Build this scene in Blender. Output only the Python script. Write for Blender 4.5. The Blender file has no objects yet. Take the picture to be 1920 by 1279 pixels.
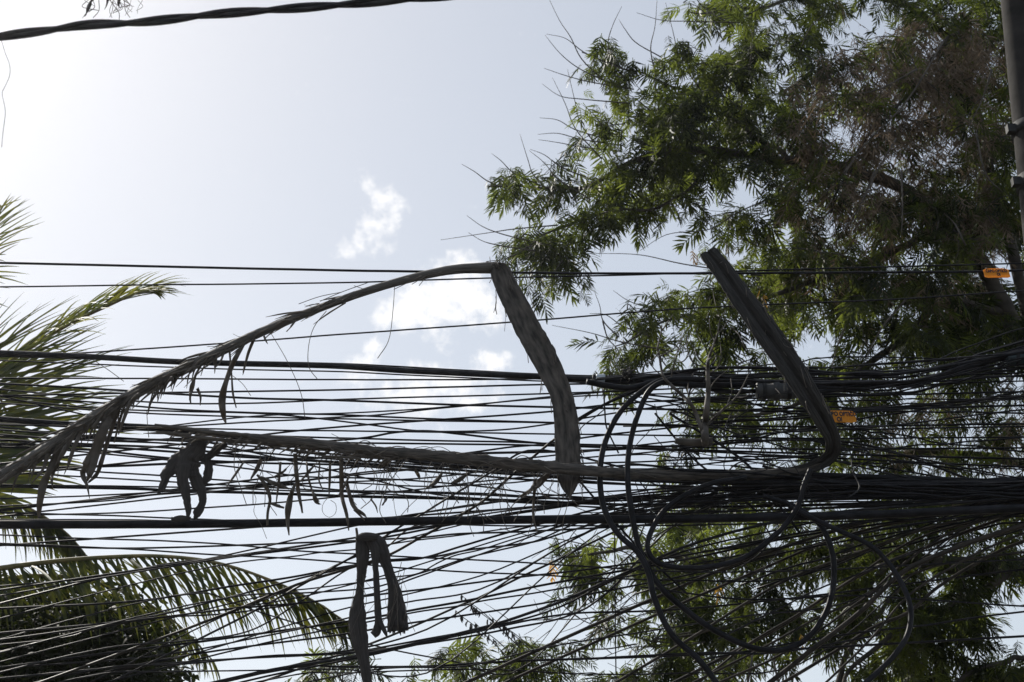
import bpy, math, random
import numpy as np
from mathutils import Vector, Matrix, noise

random.seed(7)
RNG = np.random.default_rng(11)
scene = bpy.context.scene
COL = scene.collection

# ------------------------------------------------------------------ camera
CAM = Vector((0.0, 0.0, 1.6))
PITCH = math.radians(24)
LENS = 50.0
cd = bpy.data.cameras.new("camera")
cd.lens = LENS
cd.sensor_width = 36.0
cd.clip_end = 3000
cd.dof.use_dof = True
cd.dof.focus_distance = 9.4
cd.dof.aperture_fstop = 4.5
cam = bpy.data.objects.new("camera", cd)
cam.location = CAM
cam.rotation_euler = (math.pi / 2 + PITCH, 0, 0)
COL.objects.link(cam)
scene.camera = cam

FPX = LENS / 36.0 * 1920.0
RV = Vector((1, 0, 0))
FV = Vector((0, math.cos(PITCH), math.sin(PITCH)))
UV = Vector((0, -math.sin(PITCH), math.cos(PITCH)))


def ray(px, py):
    return FV + RV * ((px - 960.0) / FPX) + UV * ((639.5 - py) / FPX)


def P(px, py, Y):
    """the point of the place that stands Y metres down the street and shows at px, py"""
    d = ray(px, py)
    return CAM + d * (Y / d.y)


def M(Y):
    """metres covered by one photograph pixel at distance Y"""
    return Y / math.cos(PITCH) / FPX


# ------------------------------------------------------------------ sky and sun
SUN_D = ray(-600, -500).normalized()
SUN_EL = math.asin(SUN_D.z)
SUN_AZ = math.atan2(SUN_D.x, SUN_D.y)          # from +Y towards +X
SKY_STRENGTH = 0.12
EXPOSURE = 0.0

world = bpy.data.worlds.new("World")
scene.world = world
world.use_nodes = True
nt = world.node_tree
for n in list(nt.nodes):
    nt.nodes.remove(n)


def wn(t, **k):
    n = nt.nodes.new(t)
    for a, b in k.items():
        setattr(n, a, b)
    return n


w_out = wn("ShaderNodeOutputWorld")
w_bg = wn("ShaderNodeBackground")
w_bg.inputs[1].default_value = SKY_STRENGTH
nt.links.new(w_bg.outputs[0], w_out.inputs[0])
sky = wn("ShaderNodeTexSky", sky_type='NISHITA')
sky.sun_disc = False
sky.sun_elevation = SUN_EL
sky.sun_rotation = SUN_AZ
sky.altitude = 0
sky.air_density = 1.0
sky.dust_density = 1.0
sky.ozone_density = 1.0
hsv = wn("ShaderNodeHueSaturation")
hsv.inputs['Saturation'].default_value = 0.74
hsv.inputs['Value'].default_value = 2.62
wgam = wn("ShaderNodeGamma")                     # thin high haze evens the sky out
wgam.inputs['Gamma'].default_value = 0.52
nt.links.new(sky.outputs[0], wgam.inputs['Color'])
nt.links.new(wgam.outputs[0], hsv.inputs['Color'])

# small fair-weather clouds, each a set of round puffs at fixed sky directions
tc = wn("ShaderNodeTexCoord")
wnz = wn("ShaderNodeTexNoise")
wnz.inputs['Scale'].default_value = 42
wnz.inputs['Detail'].default_value = 7
wnz.inputs['Roughness'].default_value = 0.62
nt.links.new(tc.outputs['Generated'], wnz.inputs['Vector'])
wsub = wn("ShaderNodeVectorMath", operation='SUBTRACT')
wsub.inputs[1].default_value = (0.5, 0.5, 0.5)
nt.links.new(wnz.outputs['Color'], wsub.inputs[0])
wsc = wn("ShaderNodeVectorMath", operation='SCALE')
wsc.inputs['Scale'].default_value = 0.03
nt.links.new(wsub.outputs[0], wsc.inputs[0])
wadd = wn("ShaderNodeVectorMath", operation='ADD')
nt.links.new(tc.outputs['Generated'], wadd.inputs[0])
nt.links.new(wsc.outputs[0], wadd.inputs[1])
PUFFS = [(688, 345, 30, .9), (716, 370, 36, 1), (736, 392, 30, 1), (708, 425, 34, .9), (682, 452, 30, .7), (650, 466, 26, .8),
         (735, 462, 22, .5), (868, 506, 38, 1), (850, 545, 60, 1), (800, 572, 62, 1), (755, 582, 52, 1),
         (722, 594, 36, .7), (882, 572, 55, .9), (925, 582, 40, .8), (830, 612, 60, .45), (690, 655, 26, .8), (674, 682, 36, .7),
         (668, 712, 40, .5), (932, 680, 30, 1), (905, 700, 42, .8), (860, 722, 50, .8), (805, 734, 66, .9), (742, 738, 60, .7),
         (900, 744, 46, .7), (830, 768, 60, .45)]
acc = None
for (cx, cy, r, s) in PUFFS:
    v = wn("ShaderNodeVectorMath", operation='DISTANCE')
    v.inputs[1].default_value = tuple(ray(cx, cy).normalized())
    nt.links.new(wadd.outputs[0], v.inputs[0])
    m = wn("ShaderNodeMapRange", interpolation_type='SMOOTHSTEP')
    m.inputs['From Min'].default_value = r / FPX * 1.7
    m.inputs['From Max'].default_value = r / FPX * 0.1
    m.inputs['To Min'].default_value = 0
    m.inputs['To Max'].default_value = s
    nt.links.new(v.outputs['Value'], m.inputs['Value'])
    if acc is None:
        acc = m.outputs[0]
    else:
        a = wn("ShaderNodeMath", operation='MAXIMUM')
        nt.links.new(acc, a.inputs[0])
        nt.links.new(m.outputs[0], a.inputs[1])
        acc = a.outputs[0]
w2 = wn("ShaderNodeTexNoise")
w2.inputs['Scale'].default_value = 75
w2.inputs['Detail'].default_value = 6
w2.inputs['Roughness'].default_value = 0.6
nt.links.new(tc.outputs['Generated'], w2.inputs['Vector'])
w3 = wn("ShaderNodeMath", operation='MULTIPLY_ADD')
w3.inputs[1].default_value = 1.9
w3.inputs[2].default_value = -0.92
nt.links.new(w2.outputs['Fac'], w3.inputs[0])
w4 = wn("ShaderNodeMath", operation='ADD')
nt.links.new(acc, w4.inputs[0])
nt.links.new(w3.outputs[0], w4.inputs[1])
wm = wn("ShaderNodeMapRange", interpolation_type='SMOOTHSTEP')
wm.inputs['From Min'].default_value = 0.30
wm.inputs['From Max'].default_value = 1.12
nt.links.new(w4.outputs[0], wm.inputs['Value'])
CLOUD = wn("ShaderNodeRGB")
CLOUD.outputs[0].default_value = (8.9, 8.9, 9.0, 1)
wmix = wn("ShaderNodeMixRGB")
nt.links.new(wm.outputs[0], wmix.inputs['Fac'])
nt.links.new(hsv.outputs[0], wmix.inputs['Color1'])
nt.links.new(CLOUD.outputs[0], wmix.inputs['Color2'])
nt.links.new(wmix.outputs[0], w_bg.inputs[0])

sd = bpy.data.lights.new("sun", 'SUN')
sd.energy = 4.8
sd.angle = math.radians(0.53)
sd.color = (1.0, 0.95, 0.86)
sun = bpy.data.objects.new("sun", sd)
sun.rotation_euler = SUN_D.to_track_quat('Z', 'Y').to_euler()
sun.location = (-10, 10, 20)
COL.objects.link(sun)

scene.view_settings.view_transform = 'Standard'
scene.view_settings.look = 'None'
scene.view_settings.exposure = EXPOSURE
scene.view_settings.gamma = 1.0
scene.view_settings.use_curve_mapping = False
scene.render.film_transparent = False
scene.cycles.max_bounces = 5
scene.cycles.diffuse_bounces = 3
scene.cycles.glossy_bounces = 2
scene.cycles.transmission_bounces = 4
scene.cycles.caustics_reflective = False
scene.cycles.caustics_refractive = False
scene.cycles.use_denoising = True
scene.cycles.use_adaptive_sampling = True
scene.cycles.adaptive_threshold = 0.02

# ------------------------------------------------------------------ materials


def mat(name, c1, c2, rough=0.6, scale=12.0, trans=0.0, tcol=None, bump=0.0, island=0.0, spec=0.5, stretch=None, lo=0.32, hi=0.68):
    m = bpy.data.materials.new(name)
    m.use_nodes = True
    t = m.node_tree
    b = t.nodes['Principled BSDF']
    L = t.links.new
    g = t.nodes.new("ShaderNodeNewGeometry")
    nz = t.nodes.new("ShaderNodeTexNoise")
    nz.inputs['Scale'].default_value = scale
    nz.inputs['Detail'].default_value = 5
    if stretch:
        tcn = t.nodes.new("ShaderNodeTexCoord")
        mp = t.nodes.new("ShaderNodeMapping")
        mp.inputs['Scale'].default_value = stretch
        L(tcn.outputs['UV'], mp.inputs[0])
        L(mp.outputs[0], nz.inputs['Vector'])
    else:
        L(g.outputs['Position'], nz.inputs['Vector'])
    fac = nz.outputs['Fac']
    mr = t.nodes.new("ShaderNodeMapRange")
    mr.inputs['From Min'].default_value = lo
    mr.inputs['From Max'].default_value = hi
    L(fac, mr.inputs['Value'])
    fac = mr.outputs[0]
    if island > 0:
        mx = t.nodes.new("ShaderNodeMix")
        mx.inputs[0].default_value = island
        L(fac, mx.inputs[2])
        L(g.outputs['Random Per Island'], mx.inputs[3])
        fac = mx.outputs[0]
    cr = t.nodes.new("ShaderNodeMixRGB")
    cr.inputs['Color1'].default_value = (*c1, 1)
    cr.inputs['Color2'].default_value = (*c2, 1)
    L(fac, cr.inputs['Fac'])
    L(cr.outputs[0], b.inputs['Base Color'])
    b.inputs['Roughness'].default_value = rough
    b.inputs['Specular IOR Level'].default_value = spec
    if bump > 0:
        bp = t.nodes.new("ShaderNodeBump")
        bp.inputs['Strength'].default_value = bump
        bp.inputs['Distance'].default_value = 0.01
        L(nz.outputs['Fac'], bp.inputs['Height'])
        L(bp.outputs[0], b.inputs['Normal'])
    if trans > 0:
        tr = t.nodes.new("ShaderNodeBsdfTranslucent")
        if tcol:
            ts = t.nodes.new("ShaderNodeMixRGB")
            ts.inputs['Color1'].default_value = (*tcol[0], 1)
            ts.inputs['Color2'].default_value = (*tcol[1], 1)
            L(fac, ts.inputs['Fac'])
            L(ts.outputs[0], tr.inputs[0])
        else:
            L(cr.outputs[0], tr.inputs[0])
        ms = t.nodes.new("ShaderNodeMixShader")
        ms.inputs[0].default_value = trans
        L(b.outputs[0], ms.inputs[1])
        L(tr.outputs[0], ms.inputs[2])
        L(ms.outputs[0], t.nodes['Material Output'].inputs[0])
    return m


M_CABLE = mat("black_cable", (0.006, 0.006, 0.0075), (0.019, 0.019, 0.023), 0.48, 9, bump=0.05, spec=0.14)
M_CABLE2 = mat("weathered_cable", (0.010, 0.010, 0.012), (0.034, 0.033, 0.037), 0.55, 14, bump=0.1, spec=0.16)
M_DUSTY = mat("dusty_brown_cable", (0.010, 0.009, 0.008), (0.045, 0.037, 0.030), 0.55, 10, bump=0.1, spec=0.2)
M_DRY = mat("dry_frond", (0.04, 0.036, 0.034), (0.15, 0.135, 0.12), 0.75, 5, bump=0.8, stretch=(.9, 4, 1))
M_DRYD = mat("dry_frond_dark", (0.020, 0.018, 0.017), (0.115, 0.100, 0.088), 0.85, 5, bump=0.5, stretch=(1.9, 1.1, 1))
M_DRY_SHADED = mat("dry_stalk_shaded", (0.009, 0.0085, 0.0085), (0.04, 0.037, 0.036), 0.85, 5, bump=0.9, stretch=(1.3, 2.6, 1))  # dry frond colour darkened to put the right side's shade into it
M_DRYL = mat("dry_leaflet", (0.035, 0.030, 0.027), (0.13, 0.11, 0.09), 0.8, 20, trans=0.22, tcol=((0.16, 0.12, 0.08), (0.34, 0.26, 0.17)), island=0.6)
M_STRAP = mat("dry_spathe", (0.016, 0.014, 0.014), (0.058, 0.050, 0.047), 0.8, 5, bump=0.9, stretch=(1.2, 5, 1))
M_FIBRE = mat("dry_fibre", (0.06, 0.05, 0.045), (0.14, 0.12, 0.10), 0.8, 20)
M_LEAF = mat("green_leaf", (0.008, 0.013, 0.0065), (0.034, 0.045, 0.017), 0.5, 1.5, trans=0.42,
             tcol=((0.012, 0.024, 0.006), (0.38, 0.46, 0.07)), island=0.22, spec=0.2, lo=0.43, hi=0.69)
M_DEAD = mat("dead_leaf", (0.055, 0.042, 0.030), (0.21, 0.158, 0.108), 0.85, 3, trans=0.25, tcol=((0.14, 0.10, 0.07), (0.36, 0.26, 0.18)), island=0.7)
M_ORANGE = mat("orange_leaf", (0.45, 0.22, 0.02), (0.6, 0.34, 0.04), 0.6, 30, trans=0.5, tcol=((0.6, 0.3, 0.03), (0.8, 0.45, 0.06)))
M_BUSH = mat("bush_leaf", (0.005, 0.008, 0.004), (0.014, 0.019, 0.007), 0.65, 2, trans=0.15, tcol=((0.012, 0.022, 0.003), (0.10, 0.14, 0.015)), island=0.5, spec=0.15)
M_PALM = mat("palm_leaflet", (0.018, 0.03, 0.010), (0.06, 0.075, 0.018), 0.55, 3, trans=0.33,
             tcol=((0.09, 0.14, 0.016), (0.46, 0.44, 0.06)), spec=0.25)
M_RACHIS = mat("palm_rachis", (0.10, 0.10, 0.03), (0.25, 0.19, 0.07), 0.5, 6)
M_BARK = mat("bark", (0.032, 0.027, 0.023), (0.085, 0.072, 0.060), 0.85, 6, bump=0.7)
M_PBARK = mat("palm_bark", (0.09, 0.08, 0.07), (0.2, 0.18, 0.15), 0.85, 8, bump=0.7)
M_TWIG = mat("twig", (0.035, 0.03, 0.028), (0.08, 0.07, 0.06), 0.8, 10)
M_BARE = mat("bare_twig", (0.04, 0.034, 0.03), (0.105, 0.09, 0.076), 0.8, 10)
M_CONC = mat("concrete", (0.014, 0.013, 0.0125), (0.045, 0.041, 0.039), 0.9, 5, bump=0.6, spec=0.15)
M_STEEL = mat("galvanised_steel", (0.012, 0.012, 0.013), (0.03, 0.03, 0.032), 0.65, 20, spec=0.3)
M_TAG = mat("orange_plastic", (0.72, 0.32, 0.018), (0.80, 0.38, 0.025), 0.5, 60, trans=0.5, tcol=((0.88, 0.42, 0.02), (0.95, 0.48, 0.03)))
M_INK = mat("black_ink", (0.01, 0.008, 0.006), (0.02, 0.016, 0.012), 0.6, 20)
M_CLAMP = mat("pale_plastic", (0.32, 0.36, 0.42), (0.45, 0.5, 0.56), 0.5, 20)
M_BOX = mat("grey_closure", (0.025, 0.026, 0.028), (0.06, 0.061, 0.064), 0.6, 14, bump=0.2)
M_TEAL = mat("teal_plastic", (0.012, 0.024, 0.03), (0.02, 0.042, 0.05), 0.5, 14)
M_GROUND = mat("soil", (0.07, 0.06, 0.045), (0.14, 0.12, 0.085), 0.95, 0.8, bump=0.3)
M_ROAD = mat("asphalt", (0.045, 0.045, 0.047), (0.07, 0.07, 0.07), 0.9, 3, bump=0.2)
M_PAVE = mat("pavement_concrete", (0.22, 0.215, 0.2), (0.34, 0.33, 0.31), 0.9, 2, bump=0.2)

# ------------------------------------------------------------------ geometry helpers


def link(name, verts, faces, m, parent=None, smooth=True, uvs=None):
    me = bpy.data.meshes.new(name)
    me.from_pydata([tuple(v) for v in verts], [], faces)
    me.materials.append(m)
    if smooth:
        me.polygons.foreach_set('use_smooth', [True] * len(me.polygons))
    if uvs is not None:
        ul = me.uv_layers.new(name="uv")
        li = np.empty(len(me.loops), dtype=np.int32)
        me.loops.foreach_get('vertex_index', li)
        ul.data.foreach_set('uv', np.asarray(uvs, dtype=np.float32)[li].ravel())
    o = bpy.data.objects.new(name, me)
    COL.objects.link(o)
    if parent is not None:
        o.parent = parent
    return o


def empty(name, loc):
    o = bpy.data.objects.new(name, None)
    o.location = loc
    COL.objects.link(o)
    return o


def tag(o, label, cat, group=None):
    o['label'] = label
    o['category'] = cat
    if group:
        o['group'] = group
    return o


def adopt(o, root):
    """parent o to root where it stands"""
    o.parent = root
    o.matrix_parent_inverse = Matrix.Translation(root.location).inverted()
    return o


def spline(pts, n):
    """Catmull-Rom through pts (tuples of any length), n samples per span"""
    a = np.array(pts, dtype=float)
    if len(a) == 2:
        t = np.linspace(0, 1, n * 2 + 1)[:, None]
        return a[0] * (1 - t) + a[1] * t
    seg = np.r_[0, np.cumsum(np.linalg.norm(np.diff(a[:, :2], axis=0), axis=1) ** 0.5 + 1e-9)]
    ext = np.vstack([2 * a[0] - a[1], a, 2 * a[-1] - a[-2]])
    tt = np.r_[-(seg[1] - seg[0]), seg, 2 * seg[-1] - seg[-2]]
    out = []
    for i in range(1, len(ext) - 2):
        p0, p1, p2, p3 = ext[i - 1:i + 3]
        t0, t1, t2, t3 = tt[i - 1:i + 3]
        for k in range(n):
            t = t1 + (t2 - t1) * k / n
            A1 = (t1 - t) / (t1 - t0) * p0 + (t - t0) / (t1 - t0) * p1
            A2 = (t2 - t) / (t2 - t1) * p1 + (t - t1) / (t2 - t1) * p2
            A3 = (t3 - t) / (t3 - t2) * p2 + (t - t2) / (t3 - t2) * p3
            B1 = (t2 - t) / (t2 - t0) * A1 + (t - t0) / (t2 - t0) * A2
            B2 = (t3 - t) / (t3 - t1) * A2 + (t - t1) / (t3 - t1) * A3
            out.append((t2 - t) / (t2 - t1) * B1 + (t - t1) / (t2 - t1) * B2)
    out.append(a[-1])
    return np.array(out)


def tube_data(pts, radii, sides=6, voff=0):
    pts = [Vector(p) for p in pts]
    n = len(pts)
    vs, fs = [], []
    T = (pts[1] - pts[0]).normalized()
    N = T.orthogonal().normalized()
    for i in range(n):
        T2 = (pts[min(i + 1, n - 1)] - pts[max(i - 1, 0)])
        if T2.length > 1e-9:
            T2.normalize()
            N = (N - T2 * N.dot(T2))
            N = N.normalized() if N.length > 1e-6 else T2.orthogonal().normalized()
            T = T2
        B = T.cross(N)
        r = radii[i] if hasattr(radii, '__len__') else radii
        for k in range(sides):
            an = 2 * math.pi * k / sides
            vs.append(pts[i] + N * (r * math.cos(an)) + B * (r * math.sin(an)))
    for i in range(n - 1):
        for k in range(sides):
            k2 = (k + 1) % sides
            fs.append((voff + i * sides + k, voff + i * sides + k2, voff + (i + 1) * sides + k2, voff + (i + 1) * sides + k))
    fs.append(tuple(voff + k for k in reversed(range(sides))))
    fs.append(tuple(voff + (n - 1) * sides + k for k in range(sides)))
    return vs, fs


def tube(name, pts, radii, m, sides=6, parent=None):
    v, f = tube_data(pts, radii, sides)
    return link(name, v, f, m, parent)


def slab_data(pts, widths, thick, curl=0.12, nu=5, hint=(0, 1, 0), twist=None, rag=0.0, cs=1.0, edge=0.0, vee=0.0):
    """a solid strip of crescent section: pts world points, widths and thick in metres"""
    pts = [Vector(p) for p in pts]
    n = len(pts)
    hint = Vector(hint)
    ring = 2 * nu
    vs, fs, uv = [], [], []
    S = None
    ln = 0.0
    for i in range(n):
        T = (pts[min(i + 1, n - 1)] - pts[max(i - 1, 0)]).normalized()
        if i:
            ln += (pts[i] - pts[i - 1]).length
        s = T.cross(hint)
        if s.length < 0.15:
            s = S.copy() if S else T.orthogonal()
        s.normalize()
        if S is not None and s.dot(S) < 0:
            s = -s
        S = s.copy()
        Nn = s.cross(T).normalized()
        if twist is not None:
            q = Matrix.Rotation(twist[i] if hasattr(twist, '__len__') else twist, 3, T)
            s = q @ s
            Nn = q @ Nn
        w = widths[i]
        th = thick[i] if hasattr(thick, '__len__') else thick
        up, dn = [], []
        el = 1 + edge * (noise.noise(Vector((ln * 30, 7.7, w * 50))) + .5 * noise.noise(Vector((ln * 90, 2.7, w * 50))))
        er = 1 + edge * (noise.noise(Vector((ln * 30, 1.3, w * 50))) + .5 * noise.noise(Vector((ln * 90, 9.1, w * 50))))
        for k in range(nu):
            u = -1 + 2 * k / (nu - 1)
            ue = u * (el if u < 0 else er)
            jit = rag * w * noise.noise(Vector((ln * 22, u * 3, w * 90)))
            base = pts[i] + s * (w * 0.5 * ue) + Nn * (curl * w * (u * u - 0.4) * cs + vee * w * max(0, 1 - abs(u) * 3.2) + jit)
            e = 1.0 - 0.75 * u * u
            up.append(base + Nn * (th * 0.5 * e))
            dn.append(base - Nn * (th * 0.5 * e))
        vs += up + dn[::-1]
        for k in range(nu):
            uv.append((ln, k / (nu - 1)))
        for k in range(nu):
            uv.append((ln, 1 - k / (nu - 1)))
    for i in range(n - 1):
        for k in range(ring):
            k2 = (k + 1) % ring
            fs.append((i * ring + k, i * ring + k2, (i + 1) * ring + k2, (i + 1) * ring + k))
    fs.append(tuple(reversed(range(ring))))
    fs.append(tuple((n - 1) * ring + k for k in range(ring)))
    return vs, fs, uv


def slab(name, pts, widths, thick, m, parent=None, **k):
    v, f, uv = slab_data(pts, widths, thick, **k)
    return link(name, v, f, m, parent, uvs=uv)


def pxslab(name, knots, Y, thick_ratio, m, root, n=5, dY=0.0, **k):
    """knots: (px, py, width_px[, Y]) -> slab child of root"""
    a = spline([(q[0], q[1], q[2], q[3] if len(q) > 3 else Y) for q in knots], n)
    pts = [P(x, y, yy) for x, y, w, yy in a]
    ws = [max(w, 0.6) * M(yy) for x, y, w, yy in a]
    th = [max(w * thick_ratio, 0.0022) for w in ws]
    o = slab(name, pts, ws, th, m, None, **k)
    return adopt(o, root) if root else o


# ------------------------------------------------------------------ the setting


def sheet(name, x0, x1, y0, y1, z, m, nx=2, ny=2):
    vs = [(x0 + (x1 - x0) * i / nx, y0 + (y1 - y0) * j / ny, z) for j in range(ny + 1) for i in range(nx + 1)]
    fs = [(j * (nx + 1) + i, j * (nx + 1) + i + 1, (j + 1) * (nx + 1) + i + 1, (j + 1) * (nx + 1) + i) for j in range(ny) for i in range(nx)]
    o = link(name, vs, fs, m, smooth=False)
    o['kind'] = 'structure'
    return o


def boxd(c, s):
    x, y, z = c
    a, b, d = s[0] / 2, s[1] / 2, s[2] / 2
    v = [(x + i * a, y + j * b, z + k * d) for k in (-1, 1) for j in (-1, 1) for i in (-1, 1)]
    f = [(0, 2, 3, 1), (4, 5, 7, 6), (0, 1, 5, 4), (2, 6, 7, 3), (0, 4, 6, 2), (1, 3, 7, 5)]
    return v, f


sheet("ground", -900, 900, -900, 900, 0.0, M_GROUND, 4, 4)
sheet("road", -900, 900, -3.5, 6.5, 0.004, M_ROAD, 8, 1)
v, f = boxd((0, 8.0, 0.062), (1800, 2.9, 0.12))
o = link("pavement", v, f, M_PAVE, smooth=False)
o['kind'] = 'structure'

# ------------------------------------------------------------------ utility pole on the right
py_ = 9.75
top = P(1866, -420, py_)
bot_dir = (P(1981, 640, py_) - P(1911, 0, py_)).normalized()
p0 = P(1911, 0, py_)
foot = p0 + bot_dir * (p0.z / -bot_dir.z)
headp = p0 - bot_dir * 2.6
pole = empty("utility_pole", (foot.x, foot.y, 0))
tag(pole, "grey concrete utility pole at the right edge in front of the tree", "pole")
npt = 14
pts = [foot.lerp(headp, i / (npt - 1)) for i in range(npt)]
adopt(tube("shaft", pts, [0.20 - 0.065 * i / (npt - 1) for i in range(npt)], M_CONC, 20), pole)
for yy, hh in ((246, 0.085), (345, 0.10)):
    c = p0 + bot_dir * ((P(1930, 0, py_).z - P(1930, yy, py_).z) / -bot_dir.z)
    b = adopt(tube("clamp_band", [c - bot_dir * hh / 2, c + bot_dir * hh / 2], 0.178, M_STEEL, 20), pole)
    v, f = boxd((c.x - 0.19, c.y - 0.03, c.z), (0.07, 0.06, 0.07))
    link("bolt_lug", v, f, M_STEEL, b, smooth=False)

# ------------------------------------------------------------------ overhead cables
CAB_Y = {}


def cable(pts, w, Y, label, group=None, m=None, ext=(True, True), name="overhead_cable", n=7, sides=6, wob=0.4, fall=0.0):
    """pts: (px, py) knots of a real cable strung Y metres down the street; Y may be (left, right)"""
    pts = [tuple(map(float, q)) for q in pts]
    if ext[0]:
        (x0, y0), (x1, y1) = pts[0], pts[1]
        sl = (y1 - y0) / max(x1 - x0, 1)
        if x0 > 5 and fall:
            sl = min(sl, -fall)
        pts = [(x0 - 500 - max(x0, 0) * .6, y0 - sl * (500 + max(x0, 0) * .6) * 0.9)] + pts
    if ext[1] and pts[-1][0] < 1800:
        t_ = (pts[-1][1] - 700) / 500
        ye = (690 if pts[-1][1] < 790 else 912) + random.uniform(-16, 26)
        xl, yl = pts[-1]
        if xl < 1500:
            pts.append((xl + (1500 - xl) * .55, yl + (ye - yl) * .82))
        pts.append((1925, ye))
    if ext[1]:
        (x0, y0), (x1, y1) = pts[-2], pts[-1]
        sl = max(-0.3, min(0.3, (y1 - y0) / max(x1 - x0, 1)))
        pts = pts + [(x1 + 600, y1 + sl * 600 * 0.8)]
    a = spline(pts, n)
    Yl, Yr = Y if hasattr(Y, '__len__') else (Y, Y)
    seed = random.random() * 100
    out, rad = [], []
    xs = a[:, 0]
    for i, (x, y) in enumerate(a):
        u = i / (len(a) - 1)
        yy = Yl + (Yr - Yl) * u + 0.05 * noise.noise(Vector((u * 4, seed, 0)))
        y += wob * noise.noise(Vector((x * 0.012, seed, 3)))
        out.append(P(x, y, yy))
        rad.append(w * (0.5 if w > 8.5 else 0.43) * M(yy))
    o = tube(name, out, rad, m or random.choice((M_CABLE, M_CABLE, M_CABLE2)), sides)
    TRACE.append((o, np.array(pts), group))
    return tag(o, label, "cable", group)


TRACE = []
ORD = ("first second third fourth fifth sixth seventh eighth ninth tenth eleventh twelfth thirteenth fourteenth fifteenth sixteenth "
       "seventeenth eighteenth nineteenth twentieth twenty-first twenty-second twenty-third twenty-fourth twenty-fifth twenty-sixth "
       "twenty-seventh twenty-eighth twenty-ninth thirtieth thirty-first thirty-second thirty-third").split()


def count_down(group, probes):
    """labels for cables of one look: their place in the row, counted from the top"""
    left = [t for t in TRACE if t[2] == group]
    for x, text in probes:
        hit = [t for t in left if t[1][0, 0] < x - 5 and t[1][-1, 0] > x + 5]
        hit.sort(key=lambda t: float(np.interp(x, t[1][:, 0], t[1][:, 1])))
        for i, t in enumerate(hit):
            t[0]['label'] = text % ORD[i]
        left = [t for t in left if t not in hit]


G_UP = "thin cables strung between the two dry fronds"
G_MID = "thin cables behind the lower dry frond"
G_FAN = "thin cables fanning up to the right across the lower sky"
G_RT = "cables massed in front of the tree"
L_UP = "thin black cable strung below the thick upper cable, left of the hanging sheath"
L_MID = "thin black cable running behind the lower dry frond and above the thickest cable"
L_FAN = "thin black cable slanting up to the right below the thickest cable"
L_RT = "black cable in the dense tangle in front of the tree"

# single cables that can be told apart
cable([(0, 493), (640, 507), (930, 511), (1280, 513), (1600, 511), (1850, 509), (1920, 507)], 5.6, 8.5,
      "topmost black cable running straight across, carrying the orange tag near the right edge")
cable([(0, 538), (300, 534), (640, 530), (900, 522), (1170, 516), (1280, 512.5), (1400, 508), (1920, 494)], 3.6, 8.7,
      "thin cable second from the top, rising slightly to join the topmost cable at the tree")
cable([(0, 669), (150, 662), (430, 643), (640, 627), (960, 604), (1250, 581), (1400, 573), (1700, 560), (1920, 545)], 3.6, 8.8,
      "thin lone cable rising to the right through the gap under the dry frond's arch")
cable([(0, 662), (170, 669), (300, 677), (420, 681), (640, 687), (760, 695), (1000, 706), (1100, 711), (1280, 714), (1400, 717),
       (1613, 718), (1713, 716), (1847, 679), (1920, 655)], 11, 8.6,
      "thick black cable sloping down to the right below the dry frond's arch", sides=10)
cable([(0, 668), (200, 674), (360, 677), (640, 682), (830, 692), (1000, 701), (1120, 705), (1280, 707), (1480, 712)], 3.4, 8.75,
      "thin cable running close along the upper side of the thick sloping cable")
cable([(0, 676), (200, 684), (420, 692), (640, 697), (760, 703), (1000, 714), (1200, 720), (1500, 727), (1900, 715)], 3.2, 8.7,
      "thin cable running close along the underside of the thick sloping cable")
cable([(0, 709), (320, 710), (640, 712), (960, 711), (1100, 707), (1280, 700), (1500, 692), (1900, 668)], 3.6, 8.85,
      "thin level cable, first one clear below the thick sloping cable")
cable([(0, 786), (120, 795), (290, 802), (480, 823), (640, 843), (800, 866), (1000, 882), (1280, 884), (1500, 890), (1920, 905)], 11, 8.75,
      "thick black cable at the left that disappears behind the lower dry frond", sides=10)
cable([(0, 984), (300, 983), (640, 979), (960, 975), (1280, 973), (1600, 966), (1920, 953)], 15, 8.35,
      "thickest black cable, running level across the lower part under the dry frond", sides=12, wob=0.8)
cable([(0, 975), (240, 975), (330, 977), (640, 974), (960, 969), (1280, 962), (1600, 950), (1920, 935)], 4, 8.6,
      "thin cable lashed along the top of the thickest cable")
cable([(820, 981), (900, 985), (1100, 986), (1280, 985), (1500, 980), (1920, 968)], 3.4, 8.6,
      "thin cable just under the thickest cable to the right of the folded straps", ext=(False, True))

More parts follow.
